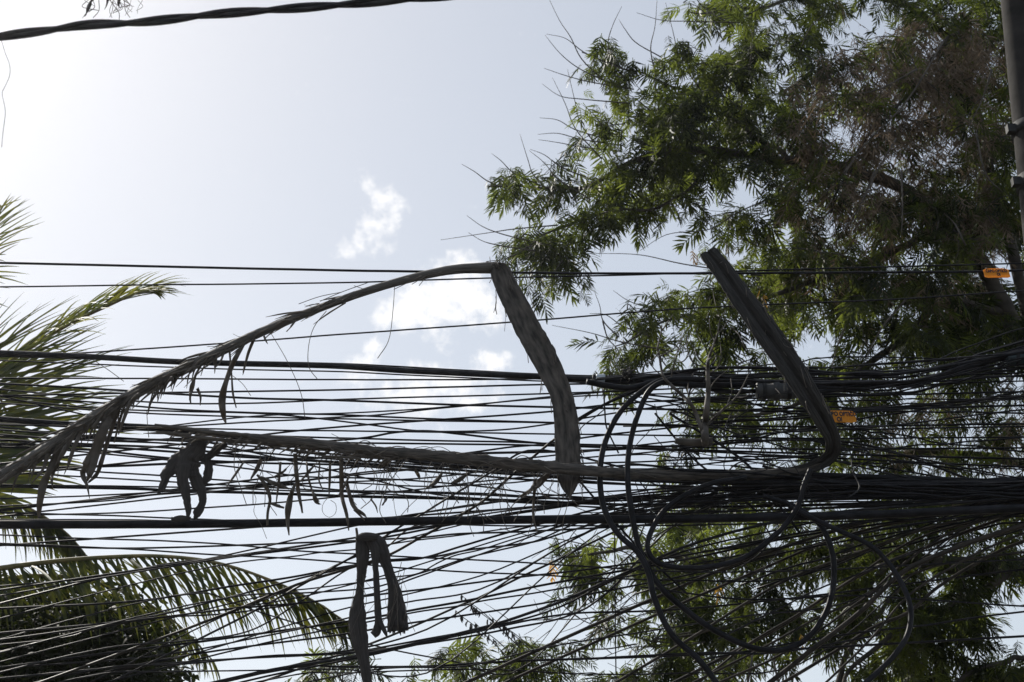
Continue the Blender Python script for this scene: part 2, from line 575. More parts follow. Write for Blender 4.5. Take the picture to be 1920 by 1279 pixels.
UP = [
    ([(0, 719), (213, 731), (300, 737), (480, 747), (640, 751), (850, 759), (1060, 764), (1280, 768), (1500, 771), (1920, 760)], 4.8),
    ([(0, 742), (200, 738), (320, 736), (640, 731), (1023, 721), (1130, 719), (1280, 711), (1500, 702), (1900, 690)], 4.0),
    ([(0, 730), (140, 743), (320, 756), (480, 756), (640, 749), (1033, 738), (1280, 728), (1450, 715), (1900, 700)], 3.6),
    ([(0, 742), (160, 753), (320, 767), (480, 774), (640, 778), (800, 785), (1060, 793), (1280, 797), (1500, 800), (1900, 795)], 4.0),
    ([(0, 748), (190, 766), (320, 771), (480, 775), (580, 783), (680, 795), (790, 808), (940, 806), (1030, 795), (1150, 775), (1280, 757), (1500, 735), (1900, 705)], 3.6),
    ([(0, 756), (190, 770), (320, 777), (480, 782), (620, 785), (800, 789), (1040, 793), (1280, 800), (1500, 806), (1900, 800)], 3.6),
    ([(60, 830), (290, 801), (347, 799), (480, 791), (560, 787), (640, 782), (700, 779), (800, 768), (890, 759), (1040, 743), (1130, 735), (1280, 716), (1500, 705)], 3.6),
    ([(120, 822), (330, 797), (448, 783), (520, 778), (640, 775), (800, 766), (960, 752), (1100, 742), (1280, 738), (1600, 730)], 3.2),
    ([(340, 803), (480, 806), (640, 808), (800, 810), (1040, 814), (1280, 817), (1500, 822), (1900, 820)], 3.6),
    ([(430, 823), (480, 817), (545, 809), (680, 797), (780, 790), (1040, 771), (1130, 760), (1280, 750), (1500, 745), (1900, 735)], 4.2),
    ([(540, 836), (600, 829), (690, 820), (740, 811), (800, 808), (870, 815), (1000, 830), (1080, 836), (1280, 843), (1500, 850), (1900, 860)], 4.6),
    ([(480, 816), (520, 818), (700, 823), (800, 826), (960, 829), (1040, 832), (1280, 838), (1500, 842), (1900, 840)], 4.0),
    ([(560, 829), (610, 830), (800, 832), (960, 834), (1100, 838), (1300, 846), (1500, 856), (1900, 875)], 4.2),
    ([(880, 849), (960, 838), (1010, 834), (1100, 820), (1280, 800), (1500, 780), (1900, 745)], 4.0),
    ([(960, 862), (1090, 848), (1280, 826), (1450, 812), (1650, 800), (1900, 770)], 3.6),
]
for i, (pts, w) in enumerate(UP):
    cable(pts, w, 8.55 + 0.06 * (i % 7), L_UP, G_UP)

MID = [
    ([(0, 806), (130, 815), (240, 822), (420, 832), (560, 845), (800, 868), (1000, 882), (1280, 895), (1600, 915)], 4),
    ([(0, 800), (130, 815), (240, 827), (340, 822), (500, 828), (640, 835)], 3.6),
    ([(0, 815), (130, 824), (320, 832), (480, 848), (640, 862), (800, 872), (1000, 886), (1280, 900), (1900, 915)], 4),
    ([(0, 825), (190, 834), (320, 840), (480, 856), (640, 868), (900, 884), (1080, 895), (1300, 904), (1900, 925)], 5),
    ([(0, 832), (190, 838), (320, 847), (420, 855), (560, 862), (760, 874), (1000, 892), (1280, 905), (1900, 920)], 5),
    ([(0, 838), (190, 845), (240, 851), (330, 860), (480, 868), (640, 872), (800, 884), (1000, 900), (1280, 912), (1900, 930)], 4.6),
    ([(0, 879), (130, 876), (240, 873), (310, 870), (420, 867), (560, 860), (700, 856), (900, 850), (1100, 845), (1300, 835), (1600, 830)], 5.4),
    ([(0, 868), (90, 877), (190, 885), (240, 888), (333, 894), (480, 905), (560, 910), (640, 919), (760, 922), (900, 925), (1100, 934)], 3.6),
    ([(310, 862), (397, 871), (480, 881), (560, 893), (700, 897), (800, 903), (900, 912), (1000, 925), (1200, 935)], 3.6),
    ([(380, 925), (460, 915), (540, 905), (600, 898), (680, 886), (760, 880), (860, 878), (1000, 872), (1200, 866), (1500, 858)], 3.6),
    ([(0, 912), (140, 914), (270, 917), (320, 920), (480, 924), (640, 930), (800, 934), (950, 938), (1100, 944), (1300, 950), (1600, 945), (1900, 930)], 6.2),
    ([(0, 909), (240, 912), (440, 916), (560, 921), (700, 922), (900, 928), (1060, 936), (1300, 940), (1900, 925)], 3.4),
    ([(0, 935), (160, 930), (277, 924), (375, 917), (480, 910), (640, 904), (800, 896), (960, 877), (1060, 862), (1200, 850), (1500, 825)], 3.4),
    ([(0, 949), (213, 938), (290, 928), (420, 920), (560, 908), (640, 905), (800, 912), (960, 905), (1200, 880)], 3.2),
    ([(0, 967), (240, 961), (370, 953), (480, 946), (560, 939), (640, 931), (800, 916), (900, 903), (1000, 893), (1200, 872)], 3.4),
    ([(0, 961), (240, 968), (330, 972), (480, 978), (600, 985)], 3.4),
    ([(700, 900), (760, 915), (830, 929), (950, 938), (1100, 950), (1300, 962)], 3.4),
    ([(860, 935), (1000, 944), (1100, 950), (1280, 958), (1500, 955), (1900, 940)], 3.4),
    ([(900, 958), (1000, 950), (1100, 938), (1280, 930), (1500, 925), (1900, 915)], 4.2),
    ([(820, 985), (960, 962), (1060, 948), (1200, 930), (1400, 918), (1900, 905)], 4.0),
]
for i, (pts, w) in enumerate(MID):
    cable(pts, w, 8.5 + 0.055 * ((i * 3) % 11), L_MID, G_MID)

cable([(400, 1160), (560, 1095), (640, 1070), (728, 1041), (785, 1010), (827, 987), (865, 965), (905, 940), (930, 918), (963, 888),
       (1022, 838), (1042, 822), (1090, 785), (1180, 735), (1260, 712)], 5.6, (8.7, 8.5),
      "black cable climbing steeply past the thickest cable to the bundle right of the hanging sheath", ext=(True, False), m=M_DUSTY, fall=.35)
FAN = [
    ([(0, 1003), (140, 1009), (300, 1014), (430, 1021), (560, 1033), (670, 1039), (800, 1046), (950, 1053), (1080, 1061), (1280, 1072), (1500, 1070), (1900, 1050)], 3.4),
    ([(0, 1019), (233, 1029), (400, 1040), (560, 1048), (640, 1054), (740, 1064), (800, 1068), (880, 1073), (990, 1077), (1100, 1083), (1280, 1088), (1500, 1080)], 3.4),
    ([(0, 1099), (187, 1082), (300, 1062), (367, 1052), (470, 1031), (560, 1010), (660, 987), (720, 976), (830, 955), (960, 938)], 3.4),
    ([(0, 1022), (233, 1028), (400, 1024), (560, 1018), (660, 1014), (720, 1011), (790, 1008), (860, 1001), (950, 998), (1080, 992), (1200, 985), (1400, 965), (1900, 925)], 4),
    ([(300, 1060), (430, 1045), (560, 1029), (663, 1016), (723, 1007), (827, 987), (900, 974), (1000, 958), (1200, 932)], 4.4),
    ([(400, 1062), (560, 1042), (600, 1036), (680, 1029), (760, 1016), (850, 1005), (960, 990), (1100, 970), (1300, 945)], 3),
    ([(440, 1165), (520, 1122), (560, 1100), (668, 1040), (690, 1026), (758, 983), (790, 965), (830, 940), (880, 910), (930, 880), (990, 845)], 4.4),
    ([(0, 1141), (267, 1126), (430, 1100), (560, 1080), (640, 1064), (720, 1053), (790, 1047), (860, 1026), (950, 999), (1060, 970), (1120, 955), (1300, 925), (1600, 905)], 4.4),
    ([(0, 1187), (267, 1159), (433, 1119), (560, 1085), (640, 1067), (698, 1053), (813, 1044), (880, 1031), (960, 1022), (1010, 1014), (1060, 998), (1140, 975), (1300, 940), (1700, 915)], 4),
    ([(0, 1117), (193, 1083), (433, 1045), (640, 1012), (760, 992), (900, 965), (1060, 945)], 3.4),
    ([(520, 1112), (590, 1103), (667, 1093), (733, 1083), (785, 1075), (820, 1056), (852, 1042), (900, 1031), (960, 1012), (1060, 985), (1200, 950)], 3),
    ([(430, 1120), (585, 1111), (698, 1102), (733, 1093), (777, 1078), (810, 1068), (877, 1046), (930, 1033), (1000, 1016), (1060, 990), (1110, 972), (1300, 935)], 3.4),
    ([(250, 1165), (430, 1150), (560, 1132), (610, 1125), (660, 1120), (700, 1113), (733, 1103), (753, 1093), (810, 1072), (890, 1043), (980, 1012), (1080, 975), (1200, 945)], 3.4),
    ([(0, 1200), (300, 1158), (430, 1142), (560, 1131), (682, 1118), (733, 1112), (810, 1103), (880, 1094), (977, 1082), (1100, 1068), (1280, 1042), (1500, 1000), (1900, 940)], 4),
    ([(0, 1252), (200, 1225), (400, 1200), (560, 1178), (667, 1163), (727, 1153), (780, 1143), (897, 1122), (963, 1108), (1030, 1095), (1100, 1082), (1280, 1050), (1500, 1005), (1900, 950)], 4.8),
    ([(500, 1205), (680, 1168), (780, 1148), (873, 1134), (897, 1128), (997, 1113), (1100, 1095), (1280, 1062), (1500, 1020), (1900, 955)], 3.4),
    ([(500, 1275), (600, 1240), (700, 1205), (780, 1172), (863, 1135), (897, 1121), (980, 1080), (1030, 1057), (1100, 1022), (1180, 985), (1280, 945), (1500, 915)], 4.6),
    ([(300, 1238), (640, 1190), (740, 1173), (807, 1163), (930, 1145), (1013, 1132), (1100, 1115), (1280, 1080), (1500, 1030), (1900, 965)], 4),
    ([(480, 1262), (640, 1235), (800, 1202), (930, 1170), (997, 1148), (1055, 1127), (1100, 1107), (1200, 1062), (1300, 1020), (1500, 970), (1900, 935)], 6),
    ([(560, 1245), (690, 1219), (800, 1198), (923, 1175), (1040, 1142), (1150, 1088), (1280, 1035), (1500, 985)], 4),
    ([(500, 1268), (640, 1240), (873, 1189), (1057, 1152), (1180, 1147), (1280, 1142), (1500, 1120), (1900, 1070)], 4),
    ([(560, 1250), (640, 1250), (790, 1250), (940, 1241), (1100, 1235), (1280, 1229), (1600, 1211), (1750, 1203), (1920, 1193)], 4.8),
    ([(690, 1257), (873, 1249), (1023, 1214), (1207, 1185), (1400, 1155), (1600, 1125)], 3.2),
    ([(560, 1264), (640, 1262), (900, 1255), (1100, 1264), (1280, 1262), (1500, 1245)], 3),
    ([(0, 1209), (133, 1193), (187, 1174), (333, 1153), (430, 1141), (560, 1120), (700, 1085)], 3),
    ([(0, 1252), (300, 1229), (480, 1196), (640, 1162), (760, 1130), (900, 1105)], 3.4),
    ([(0, 1272), (233, 1250), (430, 1236), (640, 1225), (760, 1212), (950, 1180), (1100, 1140)], 4),
    ([(200, 1262), (300, 1260), (480, 1257), (640, 1255), (800, 1262)], 3),
    ([(220, 1255), (300, 1213), (433, 1149), (520, 1115), (600, 1075), (640, 1055), (720, 1025), (800, 1000)], 3),
    ([(200, 1215), (333, 1203), (467, 1183), (560, 1130), (640, 1075), (720, 1030), (780, 985)], 3.4),
    ([(200, 1262), (350, 1229), (500, 1185), (640, 1143), (760, 1115), (900, 1080)], 3),
    ([(200, 1252), (333, 1246), (500, 1230), (640, 1222), (800, 1180)], 3.6),
    ([(380, 1112), (433, 1129), (500, 1152), (640, 1193), (720, 1215), (850, 1240), (960, 1262)], 3),
]
for i, (pts, w) in enumerate(FAN):
    cable(pts, w, (8.6 + 0.07 * ((i * 5) % 9), 8.45 + 0.05 * ((i * 3) % 9)), L_FAN, G_FAN, fall=.28)

count_down(G_UP, ((900, "%s thin cable down below the thick sloping cable, counted just left of the hanging sheath"),
                  (1020, "%s short thin cable from the lower frond to the hanging sheath, counted downwards")))
count_down(G_MID, ((240, "%s thin black cable down behind the lower frond, counted left of the crumpled scrap"),
                   (920, "%s thin cable down just under the lower frond, counted left of the hanging tip")))
count_down(G_FAN, ((860, "%s thin cable down below the thickest cable, counted right of the folded straps"),
                   (520, "%s thin lower-left cable down over the palm frond, counted left of the folded straps"),
                   (750, "%s short thin cable beside the folded straps, counted downwards")))

# the right-hand tangle
RT = [
    ([(1430, 1290), (1530, 1212), (1610, 1150), (1690, 1075), (1760, 1040), (1920, 985)], 9),
    ([(1450, 1290), (1560, 1225), (1640, 1175), (1700, 1150), (1760, 1100), (1860, 1040), (1920, 1015)], 7),
    ([(1390, 1215), (1480, 1165), (1560, 1110), (1640, 1065), (1740, 1025), (1920, 960)], 7),
    ([(1290, 1200), (1400, 1130), (1480, 1085), (1600, 1040), (1740, 990), (1920, 950)], 6),
    ([(1270, 1135), (1350, 1100), (1440, 1062), (1540, 1020), (1660, 985), (1800, 960), (1920, 945)], 6),
    ([(1410, 1225), (1540, 1155), (1620, 1120), (1690, 1060), (1780, 1000), (1920, 955)], 5),
    ([(1310, 1279), (1400, 1210), (1500, 1150), (1600, 1085), (1720, 1010), (1920, 960)], 5),
    ([(1350, 1279), (1450, 1235), (1540, 1180), (1640, 1110), (1760, 1060), (1920, 1035)], 5),
    ([(1300, 1090), (1400, 1050), (1520, 1010), (1640, 975), (1800, 950), (1920, 940)], 7),
    ([(1570, 1260), (1640, 1190), (1700, 1120), (1790, 1060), (1920, 1000)], 5),
]
for i, (pts, w) in enumerate(RT):
    cable(pts, w, 8.4 + 0.07 * ((i * 4) % 9), "dusty brown cable slanting steeply up to the right, lower right of the tangle", "dusty steep cables, lower right",
          m=M_DUSTY, ext=(True, True), fall=.5)
RT2 = [
    ([(1200, 1100), (1400, 1124), (1600, 1117), (1740, 1125), (1920, 1137)], 3.6, "thin sagging cable crossing the right-hand coils and dipping towards the right edge"),
    ([(1300, 1240), (1520, 1200), (1620, 1185), (1740, 1172), (1800, 1162), (1920, 1147)], 4, "thin cable rising to the right edge through the coil's lower half"),
    ([(1100, 1235), (1340, 1224), (1430, 1226), (1500, 1218), (1650, 1190)], 4, "thin cable lying along the bottom of the round coil"),
    ([(1180, 712), (1240, 703), (1290, 695), (1340, 690), (1480, 692), (1600, 702), (1700, 699), (1920, 660)], 7, "black cable arching over the cable bundle behind the bare branch"),
    ([(1560, 690), (1613, 685), (1720, 677), (1847, 667), (1920, 661)], 4, "thin cable crossing the bright gap left of the pole, above the bundle"),
]
for pts, w, lb in RT2:
    cable(pts, w, 8.45, lb, ext=(False, pts[-1][0] > 1900))
count_down("dusty steep cables, lower right", ((1650, "%s dusty brown cable down among the steep ones crossing the rightmost cable arc"),))
random.seed(21)
for i in range(16):        # upper bundle
    x0 = 1090 + 180 * random.random()
    y0 = 712 + random.gauss(0, 5)
    w = random.choice((3, 3.5, 4, 5, 6))
    d = random.gauss(0, 11)
    cable([(x0, y0), (1290, 711 + d * .6), (1400, 718 + d), (1520, 722 + d * 1.1), (1640, 722 + d), (1740, 712 + d), (1850, 680 + d * 1.4), (1920, 664 + d * 1.6)], w,
          8.4 + 0.5 * random.random(), "black cable in the upper bundle that sags in front of the tree", "upper bundle of cables", ext=(False, True), wob=9)
for i in range(20):        # lower bundle
    x0 = 1180 + 320 * random.random()
    s = random.gauss(0, 1)
    y1 = 918 + s * 18
    yl = 905 + s * 26 + (1500 - x0) * 0.05 * random.random()
    w = random.choice((3, 3.5, 4, 5, 6, 8))
    cable([(x0, yl + random.gauss(0, 4)), (1540, 912 + s * 15), (1700, 914 + s * 14), (1820, 918 + s * 13), (1920, y1)], w, 8.4 + 0.6 * random.random(),
          "black cable in the dense dark bundle along the tree, just above the thickest cable", "lower bundle of cables", ext=(False, True), wob=8)
for i in range(13):        # crossing cables between the bundles and the fan
    x0 = 1150 + 250 * random.random()
    y0 = random.uniform(740, 880)
    y1 = random.choice((random.uniform(690, 760), random.uniform(760, 900), random.uniform(880, 950)))
    w = random.choice((3, 3.5, 4, 4.5))
    ym = (y0 + y1) / 2 + random.gauss(6, 8)
    cable([(x0, y0), ((x0 + 1920) / 2, ym), (1920, y1)], w, 8.4 + 0.7 * random.random(), L_RT, G_RT, ext=(False, True), wob=8)
for i in range(5):        # lower fan, right
    x0 = 1120 + 300 * random.random()
    y0 = random.uniform(985, 1200)
    y1 = 925 + (y0 - 985) * 0.25 + random.gauss(0, 10)
    w = random.choice((3, 3.5, 4, 4.5, 5))
    ym = y0 + (y1 - y0) * random.uniform(.5, .68)
    cable([(x0, y0), ((x0 + 1920) / 2, ym), (1920, y1)], w, 8.4 + 0.7 * random.random(), L_RT, G_RT, ext=(False, True), wob=8,
          m=random.choice((M_DUSTY, M_CABLE, M_CABLE2)))


def loop(pts, w, Ys, label, m=None):
    a = spline([(x, y, Ys[0] + (Ys[1] - Ys[0]) * i / (len(pts) - 1)) for i, (x, y) in enumerate(pts)], 8)
    q = [P(x, y, yy) for x, y, yy in a]
    o = tube("cable_loop", q, [w * (.62 if w > 7 else .5) * M(Ys[0])] * len(q), m or M_CABLE, 10)
    return tag(o, label, "cable")


loop([(1300, 708), (1250, 710), (1212, 728), (1165, 770), (1136, 825), (1125, 885), (1132, 950), (1158, 1000), (1195, 1035), (1215, 1072), (1228, 1125), (1260, 1190), (1313, 1240), (1350, 1290)],
     8.5, (8.25, 8.1), "long black cable bowing left from the bundle and dropping to the bottom edge")
loop([(1320, 712), (1260, 712), (1222, 728), (1197, 775), (1180, 840), (1177, 900), (1186, 970), (1203, 1040), (1238, 1100), (1280, 1139), (1340, 1182), (1413, 1215), (1463, 1219),
      (1507, 1202), (1543, 1159), (1560, 1112), (1563, 1052), (1550, 1005), (1533, 979), (1490, 950), (1430, 930)],
     8.5, (8.15, 8.35), "large round cable coil, the biggest ring, its bottom crossing the green leaves")
loop([(1520, 880), (1507, 912), (1500, 939), (1480, 975), (1447, 1009), (1397, 1045), (1330, 1063), (1270, 1064), (1228, 1052), (1214, 1025), (1224, 990), (1245, 958), (1282, 930), (1330, 908), (1400, 895)],
     8, (8.1, 8.3), "shallow oval cable coil hanging just below the thickest cable")
loop([(1480, 950), (1520, 970), (1573, 995), (1630, 1022), (1663, 1052), (1693, 1099), (1707, 1140), (1703, 1186), (1680, 1225), (1647, 1259), (1600, 1300)],
     7.5, (8.3, 8.0), "rightmost cable arc, curving down to the bottom edge")
loop([(1100, 716), (1150, 725), (1185, 727), (1230, 716), (1300, 722), (1400, 722)], 9, (8.3, 8.5), "short slack of thick black cable sagging right of the pale clamp")
loop([(1240, 716), (1180, 738), (1120, 765), (1080, 788)], 5, (8.4, 8.5), "short dark cable slanting from the bundle down to the hanging sheath")
loop([(1255, 775), (1400, 870), (1470, 960), (1500, 1000)], 5, (8.6, 8.5), "dark cable slanting down to the right behind the bent frond stalk")
loop([(1228, 775), (1300, 860), (1350, 900), (1420, 960)], 4, (8.7, 8.6), "thin dark cable slanting down to the right beside the bare branch's stub")
loop([(1085, 900), (1150, 975), (1200, 1030), (1290, 1115)], 4, (8.7, 8.6), "thin cable slanting down to the right from the tip of the hanging sheath")
for (x, y0, y1, lb) in ((1152, 930, 1279, "hair-thin plumb-straight wire hanging left of the big coil"),):
    loop([(x, y0), (x + 1, (y0 + y1) / 2), (x + 4, y1 + 60)], 2.2, (8.7, 8.7), lb)
loop([(1132, 728), (1134, 770), (1137, 800), (1150, 830), (1160, 850)], 3, (8.35, 8.4), "thin wire dangling from the pale clamp")

random.seed(31)
for i in range(34):
    x, y = random.uniform(1130, 1560), random.uniform(735, 1010)
    k = [(x, y)]
    a_ = random.uniform(0, 6.28)
    for q in range(5):
        a_ += random.gauss(0, .55)
        k.append((k[-1][0] + random.uniform(25, 60) * math.cos(a_), k[-1][1] + random.uniform(18, 42) * math.sin(a_)))
    o = loop(k, random.choice((1.6, 2.0, 2.6)), (8.3 + .4 * random.random(), 8.3 + .4 * random.random()), "loose thin wire end curling in the tangle around the coils", M_CABLE2)
    o.name = "loose_wire"
    o['group'] = "loose wire ends in the tangle"

# near twisted cable at the top left
nY = 4.6
na = spline([(-260, 118), (0, 69), (90, 57), (160, 47), (250, 43), (330, 35), (400, 27), (520, 18), (640, 9), (720, 2), (860, -10), (1100, -40), (1700, -110)], 10)
near = empty("twisted_service_cable", P(0, 69, nY))
tag(near, "thick twisted black cable crossing the top left corner, nearest of all", "cable")
for s in (0, math.pi):
    pts, L0 = [], 0
    dense = spline([tuple(q) for q in na[::4]], 16)
    for i, (x, y) in enumerate(dense):
        if i:
            L0 += math.hypot(x - dense[i - 1][0], y - dense[i - 1][1])
        an = L0 / 265.0 * 2 * math.pi + s + 0.6
        pts.append(P(x, y + 3.9 * math.sin(an), nY + 0.008 * math.cos(an)))
    adopt(tube("strand", pts, 6.3 * M(nY), M_CABLE2, 10), near)

# ------------------------------------------------------------------ dry palm fronds caught on the cables


def leaflet_px(root, knots, Y, m=M_DRYL, name="dry_leaflet", thick=0.06, curl=0.2, n=4, twist=0.0):
    a = spline([(q[0], q[1], q[2]) for q in knots], n)
    k = len(a)
    sd_ = random.random() * 50
    pts = [P(x, y, Y + 0.10 * noise.noise(Vector((i * .35, sd_, 0)))) for i, (x, y, w) in enumerate(a)]
    ws = [max(w, .5) * M(Y) for x, y, w in a]
    tw = [twist + 0.5 * noise.noise(Vector((i * .4, sd_, 5))) for i in range(k)]
    v, f, uv = slab_data(pts, ws, [max(.0015, thick * w) for w in ws], curl=curl, nu=3, twist=tw)
    o = link(name, v, f, m, uvs=uv)
    return adopt(o, root)


def fibre_px(root, knots, Y, w=1.2, m=M_FIBRE, name="fibre"):
    a = spline(knots, 5)
    sd_ = random.random() * 50
    pts = [P(x, y, Y + 0.12 * noise.noise(Vector((i * .2, sd_, 0)))) for i, (x, y) in enumerate(a)]
    o = tube(name, pts, w * .5 * M(Y), m, 4)
    return adopt(o, root)


random.seed(5)
fY = 8.2
fr1 = empty("dead_palm_frond", P(930, 505, fY))
tag(fr1, "long dry palm frond arching over the cables to a hanging pointed stalk", "palm frond")
RACH1 = [(-70, 938, 24), (0, 893, 26), (60, 860, 27), (130, 812, 26), (200, 768, 25), (280, 722, 23), (360, 684, 21), (440, 645, 19), (520, 609, 17), (600, 577, 16),
         (680, 548, 16), (780, 519, 17), (850, 505, 19), (900, 502, 22), (936, 503, 25), (948, 514, 26)]
pxslab("rachis", RACH1, fY, 0.5, M_DRY, fr1, curl=0.12, rag=0.06)
SHE1 = [(929, 494, 8), (936, 506, 33), (950, 540, 43), (971, 581, 47), (993, 625, 49), (1014, 661, 49), (1037, 706, 45), (1052, 742, 41), (1060, 780, 43), (1063, 820, 45),
        (1065, 860, 45), (1066, 895, 41), (1067, 915, 27), (1068, 934, 2)]
pxslab("stalk_sheath", SHE1, fY - 0.02, 0.28, M_DRYD, fr1, curl=-0.2, n=10, rag=0.05, edge=.05, nu=9)


for i in range(46):
    q = random.choice(SHE1[1:12])
    u = random.choice((-1, 1))
    x, y = q[0] + u * q[2] * .46 + random.gauss(0, 1.5), q[1] + random.gauss(0, 14)
    fibre_px(fr1, [(x, y), (x + u * 2 + random.gauss(2, 2), y + 12), (x + u * random.uniform(0, 7) + 3, y + random.uniform(18, 40))], fY - .03, random.uniform(.7, 1.8))
for i in range(12):        # torn fibres at the fold
    x, y = 928 + random.gauss(0, 9), 498 + random.gauss(0, 4)
    fibre_px(fr1, [(x, y), (x + random.gauss(3, 6), y - random.uniform(1, 6)), (x + random.gauss(8, 9), y + random.gauss(-2, 7))], fY - .04, random.uniform(.9, 2.2))


def along(knots, t):
    a = np.array([k[:2] for k in knots], float)
    d = np.r_[0, np.cumsum(np.linalg.norm(np.diff(a, axis=0), axis=1))]
    s = t * d[-1]
    i = min(max(int(np.searchsorted(d, s)) - 1, 0), len(a) - 2)
    u = (s - d[i]) / (d[i + 1] - d[i])
    p = a[i] * (1 - u) + a[i + 1] * u
    T = (a[i + 1] - a[i]) / (d[i + 1] - d[i])
    return p, T


for i in range(150):       # shredded leaflets lying back along the rachis towards its tip at the left
    t = random.random() ** 1.25 * 0.78
    p, T = along(RACH1, t)
    d = -T
    nrm = np.array([-d[1], d[0]])
    sgn = random.choice((-1, 1))
    ang = sgn * random.uniform(0.02, 0.26)
    d2 = d * math.cos(ang) + nrm * math.sin(ang)
    ln = random.uniform(35, 110) * (1.1 - 0.6 * t)
    w = random.uniform(2.5, 6.5) * (1.15 - 0.6 * t)
    q0 = p + nrm * random.uniform(-8, 8)
    q1 = q0 + d2 * ln * .5
    q2 = q0 + d2 * ln + np.array([0, random.uniform(0, 7)])
    leaflet_px(fr1, [(q0[0], q0[1], w), (q1[0], q1[1], w), (q2[0], q2[1], 0.8)], fY + random.uniform(-.07, .07), n=3)
HANG1 = [
    [(215, 765, 16), (195, 800, 20), (178, 850, 18), (168, 885, 15), (161, 905, 3)],
    [(200, 775, 10), (182, 830, 11), (160, 870, 12), (155, 890, 10), (163, 910, 5), (168, 935, 1)],
    [(225, 760, 9), (212, 795, 8), (196, 845, 8), (180, 890, 9), (165, 905, 4)],
    [(245, 750, 7), (232, 785, 7), (222, 815, 2)],
    [(235, 755, 5), (224, 790, 5), (214, 830, 3)],
    [(113, 830, 12), (97, 870, 14), (82, 905, 15), (74, 940, 13), (73, 972, 4)],
    [(122, 835, 6), (108, 868, 7), (97, 895, 6), (99, 918, 2)],
    [(90, 850, 8), (80, 880, 6), (60, 905, 2)],
    [(455, 646, 9), (437, 680, 10), (424, 715, 9), (416, 750, 14), (418, 775, 11), (424, 795, 2)],
    [(476, 636, 6), (466, 660, 6), (458, 690, 4), (455, 703, 2)],
    [(430, 655, 4), (434, 700, 3), (437, 740, 4), (443, 765, 2)],
    [(378, 682, 5), (366, 705, 5), (360, 725, 9), (356, 745, 5), (358, 757, 2)],
    [(370, 728, 6), (376, 745, 4), (375, 760, 2)],
    [(305, 715, 6), (292, 738, 6), (282, 755, 5), (278, 775, 1)],
    [(285, 745, 5), (279, 765, 4), (276, 778, 2)],
    [(420, 660, 5), (412, 680, 4), (403, 690, 1)],
    [(495, 630, 4), (499, 640, 3), (502, 645, 1)],
    [(555, 600, 4), (543, 615, 4), (537, 622, 2)],
    [(340, 695, 6), (322, 720, 5), (312, 728, 1)],
    [(160, 795, 9), (140, 835, 8), (128, 870, 6), (120, 890, 1)],
    [(140, 810, 9), (118, 850, 8), (100, 880, 4)],
]
for i in range(46):
    t = random.uniform(.02, .5)
    p, T = along(RACH1, t)
    ln = random.uniform(22, 75) * (1.2 - t)
    w = random.uniform(2.5, 6)
    lean = random.uniform(-.75, -.1)
    HANG1.append([(p[0], p[1] + 4, w), (p[0] + lean * ln * .5, p[1] + ln * .45, w), (p[0] + lean * ln * .8, p[1] + ln, 1)])
for k in HANG1:
    leaflet_px(fr1, k, fY + random.uniform(-.08, .05))
for k in ([(507, 623), (540, 680), (565, 740), (572, 785)], [(612, 583), (588, 615), (578, 655), (580, 690), (596, 712)], [(740, 535), (737, 580), (728, 640), (708, 672)],
          [(620, 566), (580, 580), (520, 600), (450, 640)], [(690, 530), (640, 548), (600, 565)], [(175, 675), (205, 695), (232, 715)], [(275, 770), (277, 800), (279, 820)],
          [(430, 700), (455, 720), (470, 742)], [(560, 570), (600, 556), (640, 548)]):
    fibre_px(fr1, k, fY, 1.5)
for i in range(26):
    t = random.uniform(0.3, 0.9)
    p, T = along(RACH1, t)
    up = random.uniform(8, 22)
    fibre_px(fr1, [(p[0], p[1]), (p[0] - 25 * random.random() - 8, p[1] - up * .5 + 14), (p[0] - random.uniform(30, 60), p[1] + random.uniform(-2, 26))], fY - .03, random.uniform(.8, 1.8))

fr2 = empty("dead_palm_frond", P(1560, 840, 8.1))
tag(fr2, "dry palm frond with grooved stalk leaning over the tree, bent back along the cables", "palm frond")
gY = 8.05
ST2 = [(1326, 471, 31, 8.05), (1331, 478, 36, 8.05), (1350, 502, 39, 8.05), (1378, 542, 43, 8.05), (1412, 590, 47, 8.05), (1450, 642, 49, 8.06), (1490, 700, 46, 8.08),
       (1522, 752, 41, 8.12), (1546, 792, 36, 8.2), (1561, 826, 30, 8.3), (1558, 853, 26, 8.4), (1530, 873, 22, 8.48), (1488, 884, 18, 8.5), (1440, 888, 12, 8.5), (1400, 891, 4, 8.5)]
pxslab("stalk", ST2, gY, 0.4, M_DRY_SHADED, fr2, curl=-0.12, n=8, rag=0.05, nu=13, vee=.22, edge=.07)
RA2 = [(1540, 868, 4, 8.47), (1510, 880, 12, 8.5), (1480, 885, 17, 8.5), (1420, 890, 19, 8.5), (1300, 892, 18, 8.5), (1200, 889, 18, 8.4), (1100, 882, 20, 8.1), (1000, 873, 22, gY), (900, 863, 21, gY),
       (800, 853, 21, gY), (700, 845, 18, gY), (600, 832, 16, gY), (500, 822, 14, gY), (450, 817, 12, gY), (400, 811, 9, gY), (340, 803, 7, gY), (290, 796, 4, gY)]
pxslab("rachis", RA2, gY, 0.6, M_DRYD, fr2, curl=0.05, rag=0.12, n=10, edge=.22, nu=7)
for i in range(40):        # splinters and fibres standing off the stalk's edges
    q = random.choice(ST2[:8])
    u = random.choice((-1, 1))
    x, y = q[0] + u * q[2] * .42 + random.gauss(0, 8), q[1] - u * q[2] * .26 + random.gauss(0, 10)
    fibre_px(fr2, [(x, y), (x + 8 + random.gauss(0, 5), y + 14), (x + 14 + random.gauss(0, 8), y + random.uniform(20, 44))], 8.04, random.uniform(.7, 1.6))
